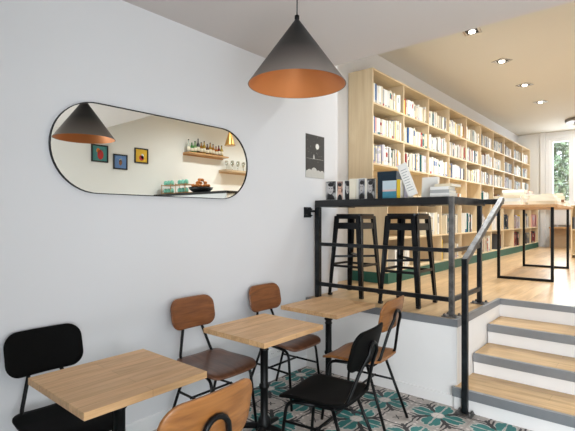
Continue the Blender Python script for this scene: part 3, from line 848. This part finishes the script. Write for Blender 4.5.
# ------------------------------------------------------------------ loose books (cover, pages, spine parts)
def make_book(label, w, t, h, cover, loc, rot=(0,0,0), spine=None, group=None, art=None, name='book', cat='book'):
    """standing book, front cover facing -y: w along x, t along y, h along z; origin bottom centre"""
    o = thing(name, label, cat, loc, 0, group); o.rotation_euler = rot
    cm = BOOK[cover] if cover in BOOK else M[cover]
    sm = BOOK[spine] if spine in BOOK else cm
    c = 0.0025
    MB().box(-w/2, w/2, -t/2, -t/2+c, 0, h).build('front_cover', cm, o)
    MB().box(-w/2, w/2, t/2-c, t/2, 0, h).build('back_cover', cm, o)
    MB().box(-w/2, -w/2+c, -t/2, t/2, 0, h).build('spine', sm, o)
    MB().box(-w/2+c, w/2-0.004, -t/2+c, t/2-c, 0.003, h-0.004).build('pages', M['paper_pages'], o)
    if art: art(o, w, t, h)
    return o
portrait_mat('photo_grey_a', (30, 30, 32), (190, 188, 186), 1); portrait_mat('photo_grey_b', (40, 40, 42), (206, 204, 202), 2.3)
portrait_mat('photo_warm', (92, 50, 34), (226, 196, 178), 3.7); portrait_mat('photo_grey_c', (34, 36, 40), (170, 172, 178), 5.2)
plain('art_sky', (198, 214, 220), 0.4); plain('art_pink', (226, 190, 184), 0.4); plain('art_sea', (66, 138, 158), 0.4, noise=0.2, nscale=30); plain('ink_grey', (150, 150, 156), 0.7)
plain('photo_dark', (26, 26, 28), 0.35); plain('photo_skin', (196, 192, 190), 0.35, noise=0.25, nscale=50); plain('photo_skin_warm', (220, 176, 152), 0.35, noise=0.2, nscale=50)
def photo(mat, x0=0.06, x1=0.94, z0=0.03, z1=0.97):
    def f(o, w, t, h):
        pw = w*(x1-x0); xc = -w/2+w*(x0+x1)/2
        p = MB().box(xc-pw/2, xc+pw/2, -t/2-0.0008, -t/2, h*z0, h*z1).build('cover_photo', M[mat], o)
        y0, y1 = -t/2-0.0013, -t/2-0.0008
        skin = M['photo_skin_warm' if mat == 'photo_warm' else 'photo_skin']
        def oval(cx, cz, rx, rz): return [(cx+rx*cos(2*PI*k/18), cz+rz*sin(2*PI*k/18)) for k in range(18)]
        MB().prism([(xc-pw*0.42, h*z0), (xc+pw*0.42, h*z0), (xc+pw*0.3, h*0.22), (xc+pw*0.1, h*0.30), (xc-pw*0.1, h*0.30), (xc-pw*0.3, h*0.22)], 'y', y0, y1, 0).build('figure', M['photo_dark'], p)
        MB().prism(oval(xc-pw*0.03, h*0.56, pw*0.28, h*0.25), 'y', y0-0.0003, y1, 0).build('face', skin, p)
        MB().prism(oval(xc+pw*0.02, h*0.80, pw*0.30, h*0.10), 'y', y0-0.0006, y1, 0).build('hair', M['photo_dark'], p)
        MB().box(xc-pw*0.2, xc-pw*0.07, y0-0.0006, y1, h*0.59, h*0.62).box(xc+pw*0.05, xc+pw*0.18, y0-0.0006, y1, h*0.59, h*0.62).box(xc-pw*0.1, xc+pw*0.08, y0-0.0006, y1, h*0.42, h*0.44).build('features', M['photo_dark'], p)
    return f
def sea(o, w, t, h):
    y0, y1 = -t/2-0.0008, -t/2
    MB().box(-w/2, w/2, y0, y1, h*0.50, h).build('painted_sky', M['art_sky'], o)
    MB().box(-w/2, w/2, y0, y1, h*0.40, h*0.50).build('painted_shore', M['art_pink'], o)
    MB().box(-w/2, w/2, y0, y1, 0, h*0.40).build('painted_sea', M['art_sea'], o)
def lines(o, w, t, h):
    m = MB()
    for k in range(9):
        z = h*(0.16+0.08*k); m.box(-w*0.34, w*random.uniform(0.1, 0.34), -t/2-0.0006, -t/2, z, z+h*0.016)
    m.build('printed_lines', M['ink_grey'], o)
ZK = ZC+0.0008
G_bar = 'books displayed on the bar counter'
face = math.radians(24)     # covers turned a little towards the tables
make_book('book with dark black and white portrait cover, leftmost on the bar counter', 0.125, 0.02, 0.200, 'white', (0.175, 3.70, ZK), (0, 0, face*0.6), 'white', G_bar, photo('photo_grey_a', 0.02, 0.88))
make_book('slim book with reddish brown portrait cover, second from left on the bar counter', 0.11, 0.02, 0.198, 'white', (0.275, 3.745, ZK), (0, 0, face), 'white', G_bar, photo('photo_warm', 0.02, 0.55))
make_book('book with pale grey portrait strip, third from left on the bar counter', 0.11, 0.02, 0.200, 'white', (0.355, 3.755, ZK), (0, 0, face), 'white', G_bar, photo('photo_grey_b', 0.08, 0.6))
make_book('thick cream book showing its blank side, fourth from left on the bar counter', 0.062, 0.035, 0.205, 'cream', (0.433, 3.69, ZK), (0, 0, face*0.7), 'cream', G_bar)
make_book('white book with tilted dark portrait cover, fifth from left on bar counter', 0.12, 0.03, 0.208, 'white', (0.500, 3.735, ZK), (0, 0, -face*0.4), 'white', G_bar, photo('photo_grey_c', 0.35, 0.98))
make_book('book with black and white portrait cover beside the dark blue box', 0.105, 0.02, 0.200, 'charcoal', (0.606, 3.745, ZK), (0, 0, -face*0.4), 'white', G_bar, photo('photo_grey_a', 0.04, 0.95))
bx = thing('box', 'dark navy blue box behind the small seascape book on the bar counter', 'box', (0.757, 3.835, ZK), math.radians(5))
MB().box(-0.095, 0.095, -0.075, 0.075, 0, 0.235).build('body', BOOK['navy'], bx, 0.003)
MB().box(-0.096, 0.096, -0.076, 0.076, 0.215, 0.262).build('lid', BOOK['navy'], bx, 0.003)
make_book('small book with painted seascape cover on the bar counter', 0.135, 0.022, 0.165, 'white', (0.835, 3.685, ZK), (0, 0, math.radians(4)), 'white', G_bar, sea)
make_book('thin yellow book standing right of the seascape book', 0.035, 0.10, 0.172, 'yellow', (0.925, 3.725, ZK), (0, 0, 0), 'yellow', G_bar)
make_book('pale lavender book standing between yellow book and leaning catalogue', 0.035, 0.12, 0.165, 'lavender', (0.966, 3.80, ZK), (0, 0, 0), 'lavender', G_bar)
# leaning catalogue
cat = make_book('open white catalogue page leaning steeply to the left on the bar counter', 0.085, 0.012, 0.305, 'white', (1.07, 3.668, ZK), (math.radians(-3), math.radians(-21), math.radians(10)), 'white', None, lines, 'catalogue', 'catalogue')
cat.location.z = ZK+0.022
make_book('large white book standing upright right of the leaning catalogue', 0.155, 0.03, 0.19, 'white', (1.15, 3.84, ZK), (math.radians(-6), 0, math.radians(-6)), 'white', G_bar)
def flat_book(label, w, d, t, cover, loc, rz, spine=None, group=None, band=None):
    """lying book, spine towards local -y: w along x, d along y, t height"""
    o = thing('book', label, 'book', loc, rz, group)
    cm = BOOK[cover]; sm = BOOK[spine or cover]; c = 0.0025
    MB().box(-w/2, w/2, -d/2, d/2, 0, c).build('back_cover', cm, o)
    MB().box(-w/2, w/2, -d/2, d/2, t-c, t).build('front_cover', cm, o)
    MB().box(-w/2, w/2, -d/2, -d/2+c, c, t-c).build('spine', sm, o)
    MB().box(-w/2+0.004, w/2-0.004, -d/2+c, d/2-0.004, c, t-c).build('pages', M['paper_pages'], o)
    if band: MB().box(-w/2+w*band[1], -w/2+w*band[2], -d/2-0.0006, -d/2, 0.001, t-0.001).build('spine_label', BOOK[band[0]], o)
    return o
z = ZK
for i, (c_, t_, l_) in enumerate((('white', 0.034, 'white flat book at the bottom of the pile on the counter end'), ('grey', 0.028, 'grey flat book in the middle of the pile on the counter end'), ('white', 0.026, 'white flat book near the top of the counter pile, under the cream one'))):
    flat_book(l_, 0.17-0.008*i, 0.20, t_, c_, (1.305-0.004*i, 3.77, z), 0.03*i, None, 'pile of flat books on the bar counter'); z += t_+0.0004
flat_book('cream flat book topping the pile on the bar counter', 0.15, 0.20, 0.024, 'ivory', (1.33, 3.80, z), -0.08, None, 'pile of flat books on the bar counter')
# things on the ledge of the lower unit
ZG = LT+0.0008
def on_ledge(y): return (0.11, y, ZG)
make_book('teal book standing on the bookcase ledge right of the counter pile', 0.06, 0.14, 0.10, 'teal', (0.10, 7.02, ZG), (0, 0, 0), 'teal')
bb = thing('box', 'small brown cardboard box on the bookcase ledge behind the railing corner', 'box', (0.10, 7.36, ZG), 0)
MB().box(-0.07, 0.07, -0.11, 0.11, 0, 0.085).build('body', plain('cardboard', (158, 108, 66), 0.8), bb, 0.002)
MB().box(-0.071, 0.071, -0.111, 0.111, 0.07, 0.10).build('lid', M['cardboard'], bb, 0.002)
make_book('white book standing on the ledge beside the brown cardboard box', 0.04, 0.14, 0.11, 'white', (0.10, 7.62, ZG), (0, 0, 0), 'white')

# ------------------------------------------------------------------ display table with book stacks
dt = thing('display_table', 'long display table with black frame legs, covered with books', 'table', (1.39, 7.2, H))
def DT(mb, name, mat, bev=0.002):
    o = mb.build(name, mat, dt, bev); o.matrix_parent_inverse = Matrix.Translation((-1.39, -7.2, -H)); return o
ZT = 1.665
RT = 0.045
DT(MB().box(1.04, 1.78, 6.22, 8.25, ZT-0.035, ZT), 'tabletop', M['oak_plain'])
for y in (6.30, 8.12):
    q = 0.034
    DT(MB().box(1.08, 1.08+q, y, y+q, H+q, ZT-0.035), 'leg', M['black_metal']); DT(MB().box(1.70, 1.70+q, y, y+q, H+q, ZT-0.035), 'leg', M['black_metal'])
    DT(MB().box(1.08, 1.70+q, y, y+q, H, H+q), 'foot_bar', M['black_metal'])
random.seed(5)
pile_no = ['nearest left', 'nearest right', 'second left', 'second right', 'third left', 'third right', 'farthest left', 'farthest right']
piles = [
 (1.20, 6.40, [('cream',.045),('white',.045),('ivory',.03)]), (1.60, 6.42, [('ivory',.045),('cream',.045),('cream',.035)]),
 (1.20, 6.80, [('cream',.045),('white',.05),('ivory',.045),('cream',.04),('white',.04)]), (1.60, 6.84, [('ivory',.045),('cream',.06),('ivory',.03)]),
 (1.20, 7.26, [('white',.05),('cream',.05),('ivory',.05),('white',.045),('red',.03)]), (1.60, 7.30, [('cream',.05),('brown',.035),('ivory',.05),('cream',.04)]),
 (1.20, 7.78, [('ivory',.05),('cream',.05),('red',.04),('white',.05)]), (1.60, 7.80, [('cream',.045),('ivory',.03)])]
for k, (x, y, items) in enumerate(piles):
    z = ZT+0.0006
    for i, (c_, t_) in enumerate(items):
        where = 'top' if i == len(items)-1 else ('bottom' if i == 0 else ORD[i]+' from bottom')
        band = (('red', 0.25, 0.6) if (k, i) in ((3, 1), (2, 2)) else None)
        flat_book('%s flat book, %s of the %s pile on the display table' % (c_, where, pile_no[k]), random.uniform(0.26, 0.32), random.uniform(0.22, 0.30), t_, c_,
                  (1.34+(x-1.39)*cos(RT)-(y-7.2)*sin(RT)+random.uniform(-0.012, 0.012), 7.2+(x-1.39)*sin(RT)+(y-7.2)*cos(RT)+random.uniform(-0.012, 0.012), z), RT+random.uniform(-0.16, 0.16), None, 'book piles on the display table', band)
        z += t_+0.0004

dt.rotation_euler = (0, 0, RT); dt.location.x -= 0.05
# ------------------------------------------------------------------ far end of the room
rad = thing('radiator', 'white panel radiator below the back window', 'radiator', (1.1, YB-0.075, 1.22))
m = MB().box(-0.62, 0.85, -0.03, 0.03, 0.08, 0.50)
for i in range(24): m.box(-0.60+i*0.06, -0.575+i*0.06, -0.04, -0.03, 0.10, 0.48)
m.build('panel', M['white_gloss'], rad, 0.002)
for x_ in (-0.5, 0.72): MB().box(x_, x_+0.03, -0.02, 0.02, H-1.22, 0.08).build('foot', M['white_gloss'], rad)
MB().box(-0.5, -0.46, 0.03, 0.074, 0.3, 0.34).box(0.7, 0.74, 0.03, 0.074, 0.3, 0.34).build('bracket', M['white_gloss'], rad)
be = thing('bench', 'low beige wooden bench below the back window', 'bench', (1.2, YB-0.32, H))
plain('beige_board', (196, 172, 142), 0.6)
MB().box(-0.72, 0.9, -0.17, 0.17, 0.52, 0.56).build('seat', M['oak_plain'], be, 0.003)
MB().box(-0.70, 0.88, 0.10, 0.13, 0.0, 0.52).build('back_board', M['beige_board'], be)
for x in (-0.70, 0.86): MB().box(x, x+0.03, -0.15, 0.10, 0.0, 0.52).build('leg', M['oak_plain'], be)
lb = thing('low_bookcase', 'low wooden bookcase at the right edge behind the display table', 'bookcase', (1.84, 10.55, H))
MB().box(-0.47, -0.45, -0.15, 0.15, 0, 1.06).build('side', M['birch_ply'], lb); MB().box(0.45, 0.47, -0.15, 0.15, 0, 1.06).build('side', M['birch_ply'], lb)
MB().box(-0.47, 0.47, 0.14, 0.15, 0.0, 1.06).build('back_panel', M['birch_ply'], lb)
for z_ in (0.06, 0.56, 1.04): MB().box(-0.45, 0.45, -0.15, 0.14, z_, z_+0.02).build('shelf', M['birch_shelf'], lb)
x = 1.40
for i, c_ in enumerate(['charcoal', 'white', 'orange', 'black', 'white', 'brown', 'navy']):
    t_ = 0.036
    make_book('%s book, %s from left in the low bookcase' % (c_, ORD[i]), t_-0.002, 0.2, 0.24+0.01*(i % 3), c_, (x+t_/2, 10.52, H+0.581), (0, 0, 0), c_, 'books in the low bookcase'); x += t_

# ceiling lights
G_dl = 'recessed ceiling spotlights'
bulbE = emit('lamp_glow', (255, 246, 228), 8.0)
def make_downlight(label):
    t = thing('ceiling_spotlight', label, 'light', group=G_dl)
    q, p = 0.105, 0.070
    MB().box(-q, q, -q, -p, -0.008, 0).box(-q, q, p, q, -0.008, 0).box(-q, -p, -p, p, -0.008, 0).box(p, q, -p, p, -0.008, 0).build('frame', M['chrome'], t, 0.002)
    MB().box(-p, p, -p, p, -0.004, -0.001).build('reflector', M['dark_iron'], t)
    MB().lathe([(0.034, -0.022), (0.040, -0.016), (0.042, -0.004)], 20).build('bulb', bulbE, t)
    return t
dls = [(0.93, 5.70), (0.93, 7.08), (0.91, 8.62), (0.89, 10.1)]
names = ['nearest of the four recessed square ceiling spotlights', 'second nearest recessed square ceiling spotlight', 'third nearest recessed square ceiling spotlight', 'farthest of the four recessed square ceiling spotlights']
d0 = make_downlight(names[0]); d0.location = (dls[0][0], dls[0][1], ZU); d0.rotation_euler = (0, 0, 0.1)
for (x, y), l_, a_ in zip(dls[1:], names[1:], (-0.5, -0.4, -0.3)): dup(d0, (x, y, ZU), a_, l_)
cf = thing('ceiling_fixture', 'round grey ceiling fixture with white spot heads near the back window', 'light', (1.42, 12.5, ZU))
MB().lathe([(0.42, -0.07), (0.44, -0.05), (0.44, 0.0)], 40).build('plate', plain('fixture_grey', (150, 145, 140), 0.5), cf)
for (x, y) in ((-0.18, -0.22), (0.1, -0.3), (0.3, 0.25)):
    h_ = MB().lathe([(0.05, -0.19), (0.055, -0.18), (0.05, -0.09), (0.02, -0.07)], 16).build('spot_head', M['white_gloss'], cf, loc=(x, y, 0))
    MB().lathe([(0.042, -0.193), (0.042, -0.188)], 16).build('bulb', bulbE, h_)

# ------------------------------------------------------------------ right hand side of the room (seen in the mirror)
plain('frame_black', (24, 26, 28), 0.4)
def picture(label, y, z, s, bg, shapes):
    t = thing('framed_picture', label, 'picture', (W-0.02, y, z), 0, 'small framed pictures on the right wall')
    MB().box(0, 0.02, -s, s, -s, -s+0.022).box(0, 0.02, -s, s, s-0.022, s).box(0, 0.02, -s, -s+0.022, -s+0.022, s-0.022).box(0, 0.02, s-0.022, s, -s+0.022, s-0.022).build('frame', M['frame_black'], t)
    c = MB().box(0.008, 0.012, -s+0.022, s-0.022, -s+0.022, s-0.022).build('canvas', bg, t)
    for (cy, cz, ry, rz, col) in shapes:
        MB().prism([(cy+ry*cos(2*PI*k/14), cz+rz*sin(2*PI*k/14)) for k in range(14)], 'x', 0.0065, 0.008).build('painted_shape', BOOK[col], c)
plain('pic_teal', (66, 132, 130), 0.6); plain('pic_blue', (96, 132, 184), 0.6); plain('pic_yellow', (226, 180, 44), 0.6)
picture('framed picture with red shape on teal, leftmost in the mirror', 3.66, 2.61, 0.15, M['pic_teal'], [(0.01, -0.02, 0.055, 0.085, 'red'), (-0.03, 0.05, 0.03, 0.04, 'orange')])
picture('framed picture with small dark shape on blue, middle one in the mirror', 4.04, 2.50, 0.135, M['pic_blue'], [(0.0, -0.01, 0.03, 0.055, 'brown'), (0.0, 0.03, 0.022, 0.022, 'cream')])
picture('framed picture with red and white shape on yellow, rightmost in mirror', 4.46, 2.655, 0.14, M['pic_yellow'], [(0.0, -0.04, 0.05, 0.05, 'red'), (0.02, -0.01, 0.03, 0.05, 'white')])
# bottle shelf, glass shelf
ws = thing('wall_shelf', 'wooden wall shelf holding bottles, seen in the mirror', 'shelf', (W, 5.95, 2.83))
MB().box(-0.20, 0, -0.55, 0.52, -0.03, 0.0).build('board', M['oak_plain'], ws)
MB().box(-0.012, 0, -0.55, 0.52, -0.055, -0.03).build('wall_batten', M['oak_plain'], ws)
ws2 = thing('wall_shelf', 'pale wall shelf holding wine glasses, at right in the mirror', 'shelf', (W, 7.0, 2.55))
MB().box(-0.25, 0, -0.65, 0.75, -0.04, 0.0).build('board', M['beige_board'], ws2)
MB().box(-0.012, 0, -0.65, 0.75, -0.07, -0.04).build('wall_batten', M['beige_board'], ws2)
def glassy(name, rgb):
    m = plain(name, rgb, 0.08, noise=0.02, spec=0.6); m.node_tree.nodes['Principled BSDF'].inputs['Transmission Weight'].default_value = 0.35; return m
bc_ = [('clear', (214, 222, 214), 0.26), ('green', (70, 150, 70), 0.20), ('pale green', (150, 190, 130), 0.24), ('black', (30, 26, 30), 0.30), ('amber', (176, 120, 40), 0.24), ('yellow', (206, 170, 60), 0.27), ('brown', (120, 72, 34), 0.22),
       ('golden', (206, 160, 70), 0.26), ('honey', (190, 132, 52), 0.24), ('orange', (200, 116, 44), 0.20), ('red', (140, 34, 30), 0.23), ('straw', (216, 190, 100), 0.24)]
for i, (nm, rgb, h) in enumerate(bc_):
    t = thing('bottle', '%s bottle, %s from left on the bottle shelf' % (nm, ORD[i]), 'bottle', (W-0.10, 5.47+i*0.080, 2.8303), 0, 'bottles on the wall shelf')
    r = 0.036
    MB().lathe([(r, 0), (r, h*0.6), (r*0.4, h*0.75), (r*0.36, h*0.95), (r*0.36, h)], 14).build('body', glassy('bottle_'+nm.replace(' ', '_'), rgb), t)
    MB().lathe([(r*0.42, h*0.93), (r*0.42, h*1.02)], 10).build('cap', M['frame_black'], t)
    MB().lathe([(r*1.02, h*0.15), (r*1.02, h*0.45)], 14).build('paper_label', BOOK['cream'], t)
wgm = glass_mat('wine_glass', (238, 240, 236), 0.25)
wg = MB().lathe([(0.035, 0), (0.006, 0.008), (0.005, 0.09), (0.03, 0.12), (0.04, 0.16), (0.033, 0.21)], 14).mesh('wine_glass', wgm)
for i in range(12):
    o = bpy.data.objects.new('wine_glass', wg); C.objects.link(o); o.location = (W-0.09-0.10*(i % 2), 6.5+0.085*i, 2.5503)
    tag(o, 'clear wine glass, %s from left on the glass shelf' % ORD[i], 'glass', 'wine glasses on the wall shelf')
# serving counter with display top
sc = thing('serving_counter', 'high white serving counter with dark top, at the bottom of the mirror', 'counter', (3.65, 5.12, H))
MB().box(-1.0, 1.0, -0.36, 0.36, 0.0, 1.21).build('body', M['white_gloss'], sc)
MB().box(-1.03, 1.04, -0.40, 0.40, 1.21, 1.25).build('worktop', M['counter_black'], sc)
for k in range(4): MB().box(-0.98+k*0.49, -0.51+k*0.49, -0.372, -0.36, 0.05, 1.16).build('front_panel', M['white_gloss'], sc)
ZS = H+1.2503
plain('mint', (120, 190, 168), 0.5); plain('pastry', (190, 112, 40), 0.55, noise=0.25, nscale=40)
def stand(label, x, y):
    t = thing('cake_stand', label, 'stand', (x, y, ZS), 0, 'two tier stands on the serving counter')
    for z_ in (0.02, 0.17):
        MB().box(-0.16, 0.16, -0.11, 0.11, z_, z_+0.012).build('tray', M['oak_plain'], t)
    for sx in (-0.15, 0.15):
        MB().tube([(sx, -0.1, 0), (sx, -0.1, 0.2)], 0.005, 6).tube([(sx, 0.1, 0), (sx, 0.1, 0.2)], 0.005, 6).build('post', M['brass'], t)
    return t
stand('two tier wooden stand, left one on the serving counter', 4.47, 4.95); stand('two tier wooden stand, right one on the serving counter', 4.05, 4.97)
bag = MB().lathe([(0.035, 0), (0.042, 0.02), (0.04, 0.06), (0.02, 0.085)], 10).mesh('treat_bag', M['mint'])
i = 0
for (cx, cy, nm) in ((4.47, 4.95, 'left'), (4.05, 4.97, 'right')):
    for z_, tn in ((0.0323, 'lower'), (0.1823, 'upper')):
        for k in range(3):
            o = bpy.data.objects.new('treat_bag', bag); C.objects.link(o); o.location = (cx+0.10-0.10*k, cy-0.04, ZS+z_)
            tag(o, 'mint green treat bag, %s on %s tray of the %s stand' % (ORD[k], tn, nm), 'bag', 'treat bags on the stands')
bw = thing('basket', 'dark bowl shaped basket of pastries on the serving counter', 'basket', (3.55, 4.95, ZS))
MB().lathe([(0.12, 0), (0.20, 0.06), (0.22, 0.10), (0.205, 0.10), (0.185, 0.06), (0.11, 0.012)], 24).build('bowl', M['frame_black'], bw)
cr_ = MB().tube(smooth_path([(-0.05, 0.02, 0.0), (-0.03, -0.005, 0.006), (0, -0.015, 0.008), (0.03, -0.005, 0.006), (0.05, 0.02, 0.0)], 4), 0.034, 9).mesh('croissant', M['pastry'])
random.seed(3)
nth = 0
for lay, (rad_, num, zz) in enumerate(((0.135, 6, 0.128), (0.075, 3, 0.180), (0.0, 1, 0.232))):
    for k in range(num):
        a = 2*PI*k/num+lay*0.3
        o = bpy.data.objects.new('croissant', cr_); C.objects.link(o); o.location = (3.55+rad_*cos(a), 4.95+rad_*sin(a), ZS+zz); o.rotation_euler = (random.uniform(-.2, .2), random.uniform(-.2, .2), a+PI/2); o.scale = (0.75, 0.75, 0.75)
        tag(o, 'golden croissant heaped in the dark basket on the serving counter', 'croissant', 'croissants in the basket')
gp = thing('pendant_lamp', 'small brass cone pendant lamp near the right end of the mirror', 'lamp', (4.0, 6.05, 2.97))
MB().lathe([(0.115, 0), (0.10, 0.03), (0.03, 0.26), (0.022, 0.29), (0.004, 0.31)], 24).build('shade', M['brass'], gp)
MB().tube([(0, 0, 0.3), (0, 0, ZU-2.97)], 0.004, 6).build('cord', M['black_plastic'], gp)

# ------------------------------------------------------------------ garden outside the back window
leafm, nt, b = new_mat('leaves')
oi = nt.nodes.new('ShaderNodeNewGeometry'); crn = nt.nodes.new('ShaderNodeValToRGB')
crn.color_ramp.elements[0].color = lin((44, 76, 46)); crn.color_ramp.elements[1].color = lin((170, 198, 158))
nt.links.new(oi.outputs['Random Per Island'], crn.inputs['Fac']); nt.links.new(crn.outputs['Color'], b.inputs['Base Color']); b.inputs['Roughness'].default_value = 0.6
plain('bark', (92, 70, 54), 0.9, noise=0.3)
def tree(label, x, y, h, rx, seed):
    random.seed(seed)
    t = thing('tree', label, 'tree', (x, y, 0))
    mb = MB()
    for i in range(4200):
        while True:
            p = Vector((random.uniform(-1, 1), random.uniform(-1, 1), random.uniform(-1, 1)))
            if 0.15 < p.length < 1: break
        c = Vector((p.x*rx, p.y*rx*0.8, 0.55*h+p.z*0.5*h))
        s_ = random.uniform(0.08, 0.17); a = Vector((random.uniform(-1,1), random.uniform(-1,1), random.uniform(-1,1))).normalized(); q = a.orthogonal().normalized()
        mb.add([c-a*s_, c+q*s_*0.5, c+a*s_, c-q*s_*0.5], [(0,1,2,3)])
    mb.build('foliage', leafm, t)
    MB().tube([(0,0,0), (0.05,0,h*0.4), (0,0.05,h*0.85)], 0.10, 8, r1=0.03).build('trunk', M['bark'], t)
tree('leafy green tree outside the back window, seen through its left sash', -0.5, 16.8, 5.4, 1.5, 1)
tree('leafy green tree outside the back window, right one', 2.6, 17.4, 5.8, 1.5, 2)
struct('ground_outside', MB().box(-8, 9, YB+0.2, 40, -0.1, 0.0), plain('gravel', (150, 146, 138), 0.9, noise=0.2, nscale=6))

# ------------------------------------------------------------------ light
w = bpy.data.worlds.new('World'); bpy.context.scene.world = w; w.use_nodes = True
bg = w.node_tree.nodes['Background']; bg.inputs['Color'].default_value = (0.86, 0.93, 1.0, 1); bg.inputs['Strength'].default_value = 2.6
def area(name, loc, rot, sx, sy, power, col):
    l = bpy.data.lights.new(name, 'AREA'); l.shape = 'RECTANGLE'; l.size = sx; l.size_y = sy; l.energy = power; l.color = col
    o = bpy.data.objects.new(name, l); C.objects.link(o); o.location = loc; o.rotation_euler = rot; return o
def spot(name, loc, power, col, ang=150, blend=0.9, r=0.06):
    l = bpy.data.lights.new(name, 'SPOT'); l.energy = power; l.color = col; l.spot_size = math.radians(ang); l.spot_blend = blend; l.shadow_soft_size = r
    o = bpy.data.objects.new(name, l); C.objects.link(o); o.location = loc; return o
WARM = (0.93, 0.98, 1.0); COOL = (0.88, 0.94, 1.0)
area('shop_window_daylight', (3.765, YW+0.02, 1.10), (math.radians(90), 0, 0), 1.63, 1.62, 134, COOL)
for (x, y), e_ in zip([(0.95, 4.30)] + dls, (54, 142, 142, 132, 105)): spot('spot_and_fill_lamp', (x, y, ZU-0.05), e_, WARM)  # first is an unseen extra continuing the row, added to brighten the end panel
for (x, y) in ((3.3, 5.4), (3.3, 7.0), (3.3, 8.6), (3.3, 10.1)): spot('spot_and_fill_lamp', (x, y, ZU-0.05), 150, WARM)  # unseen second row, added to fill the right side of the upper room
area('garden_daylight', (1.2, YB+0.6, 2.9), (math.radians(-90), 0, 0), 1.6, 1.9, 170, COOL)
spot('fixture_lamp', (1.42, 12.4, ZU-0.21), 85, (0.94, 0.98, 1.0), 130).rotation_euler = (math.radians(42), 0, math.radians(25))
spot('fixture_lamp', (1.52, 12.2, ZU-0.21), 60, (1.0, 0.98, 0.95), 150)

# ------------------------------------------------------------------ camera
cam = bpy.data.cameras.new('camera'); co = bpy.data.objects.new('camera', cam); C.objects.link(co)
co.location = CAM; co.rotation_euler = (math.radians(90), 0, math.radians(40.4))
cam.sensor_width = 36; cam.sensor_fit = 'HORIZONTAL'; cam.lens = 437/575*36; cam.shift_y = 2.0/575; cam.clip_start = 0.05
bpy.context.scene.camera = co
bpy.context.scene.view_settings.view_transform = 'Standard'
bpy.context.scene.view_settings.look = 'None'
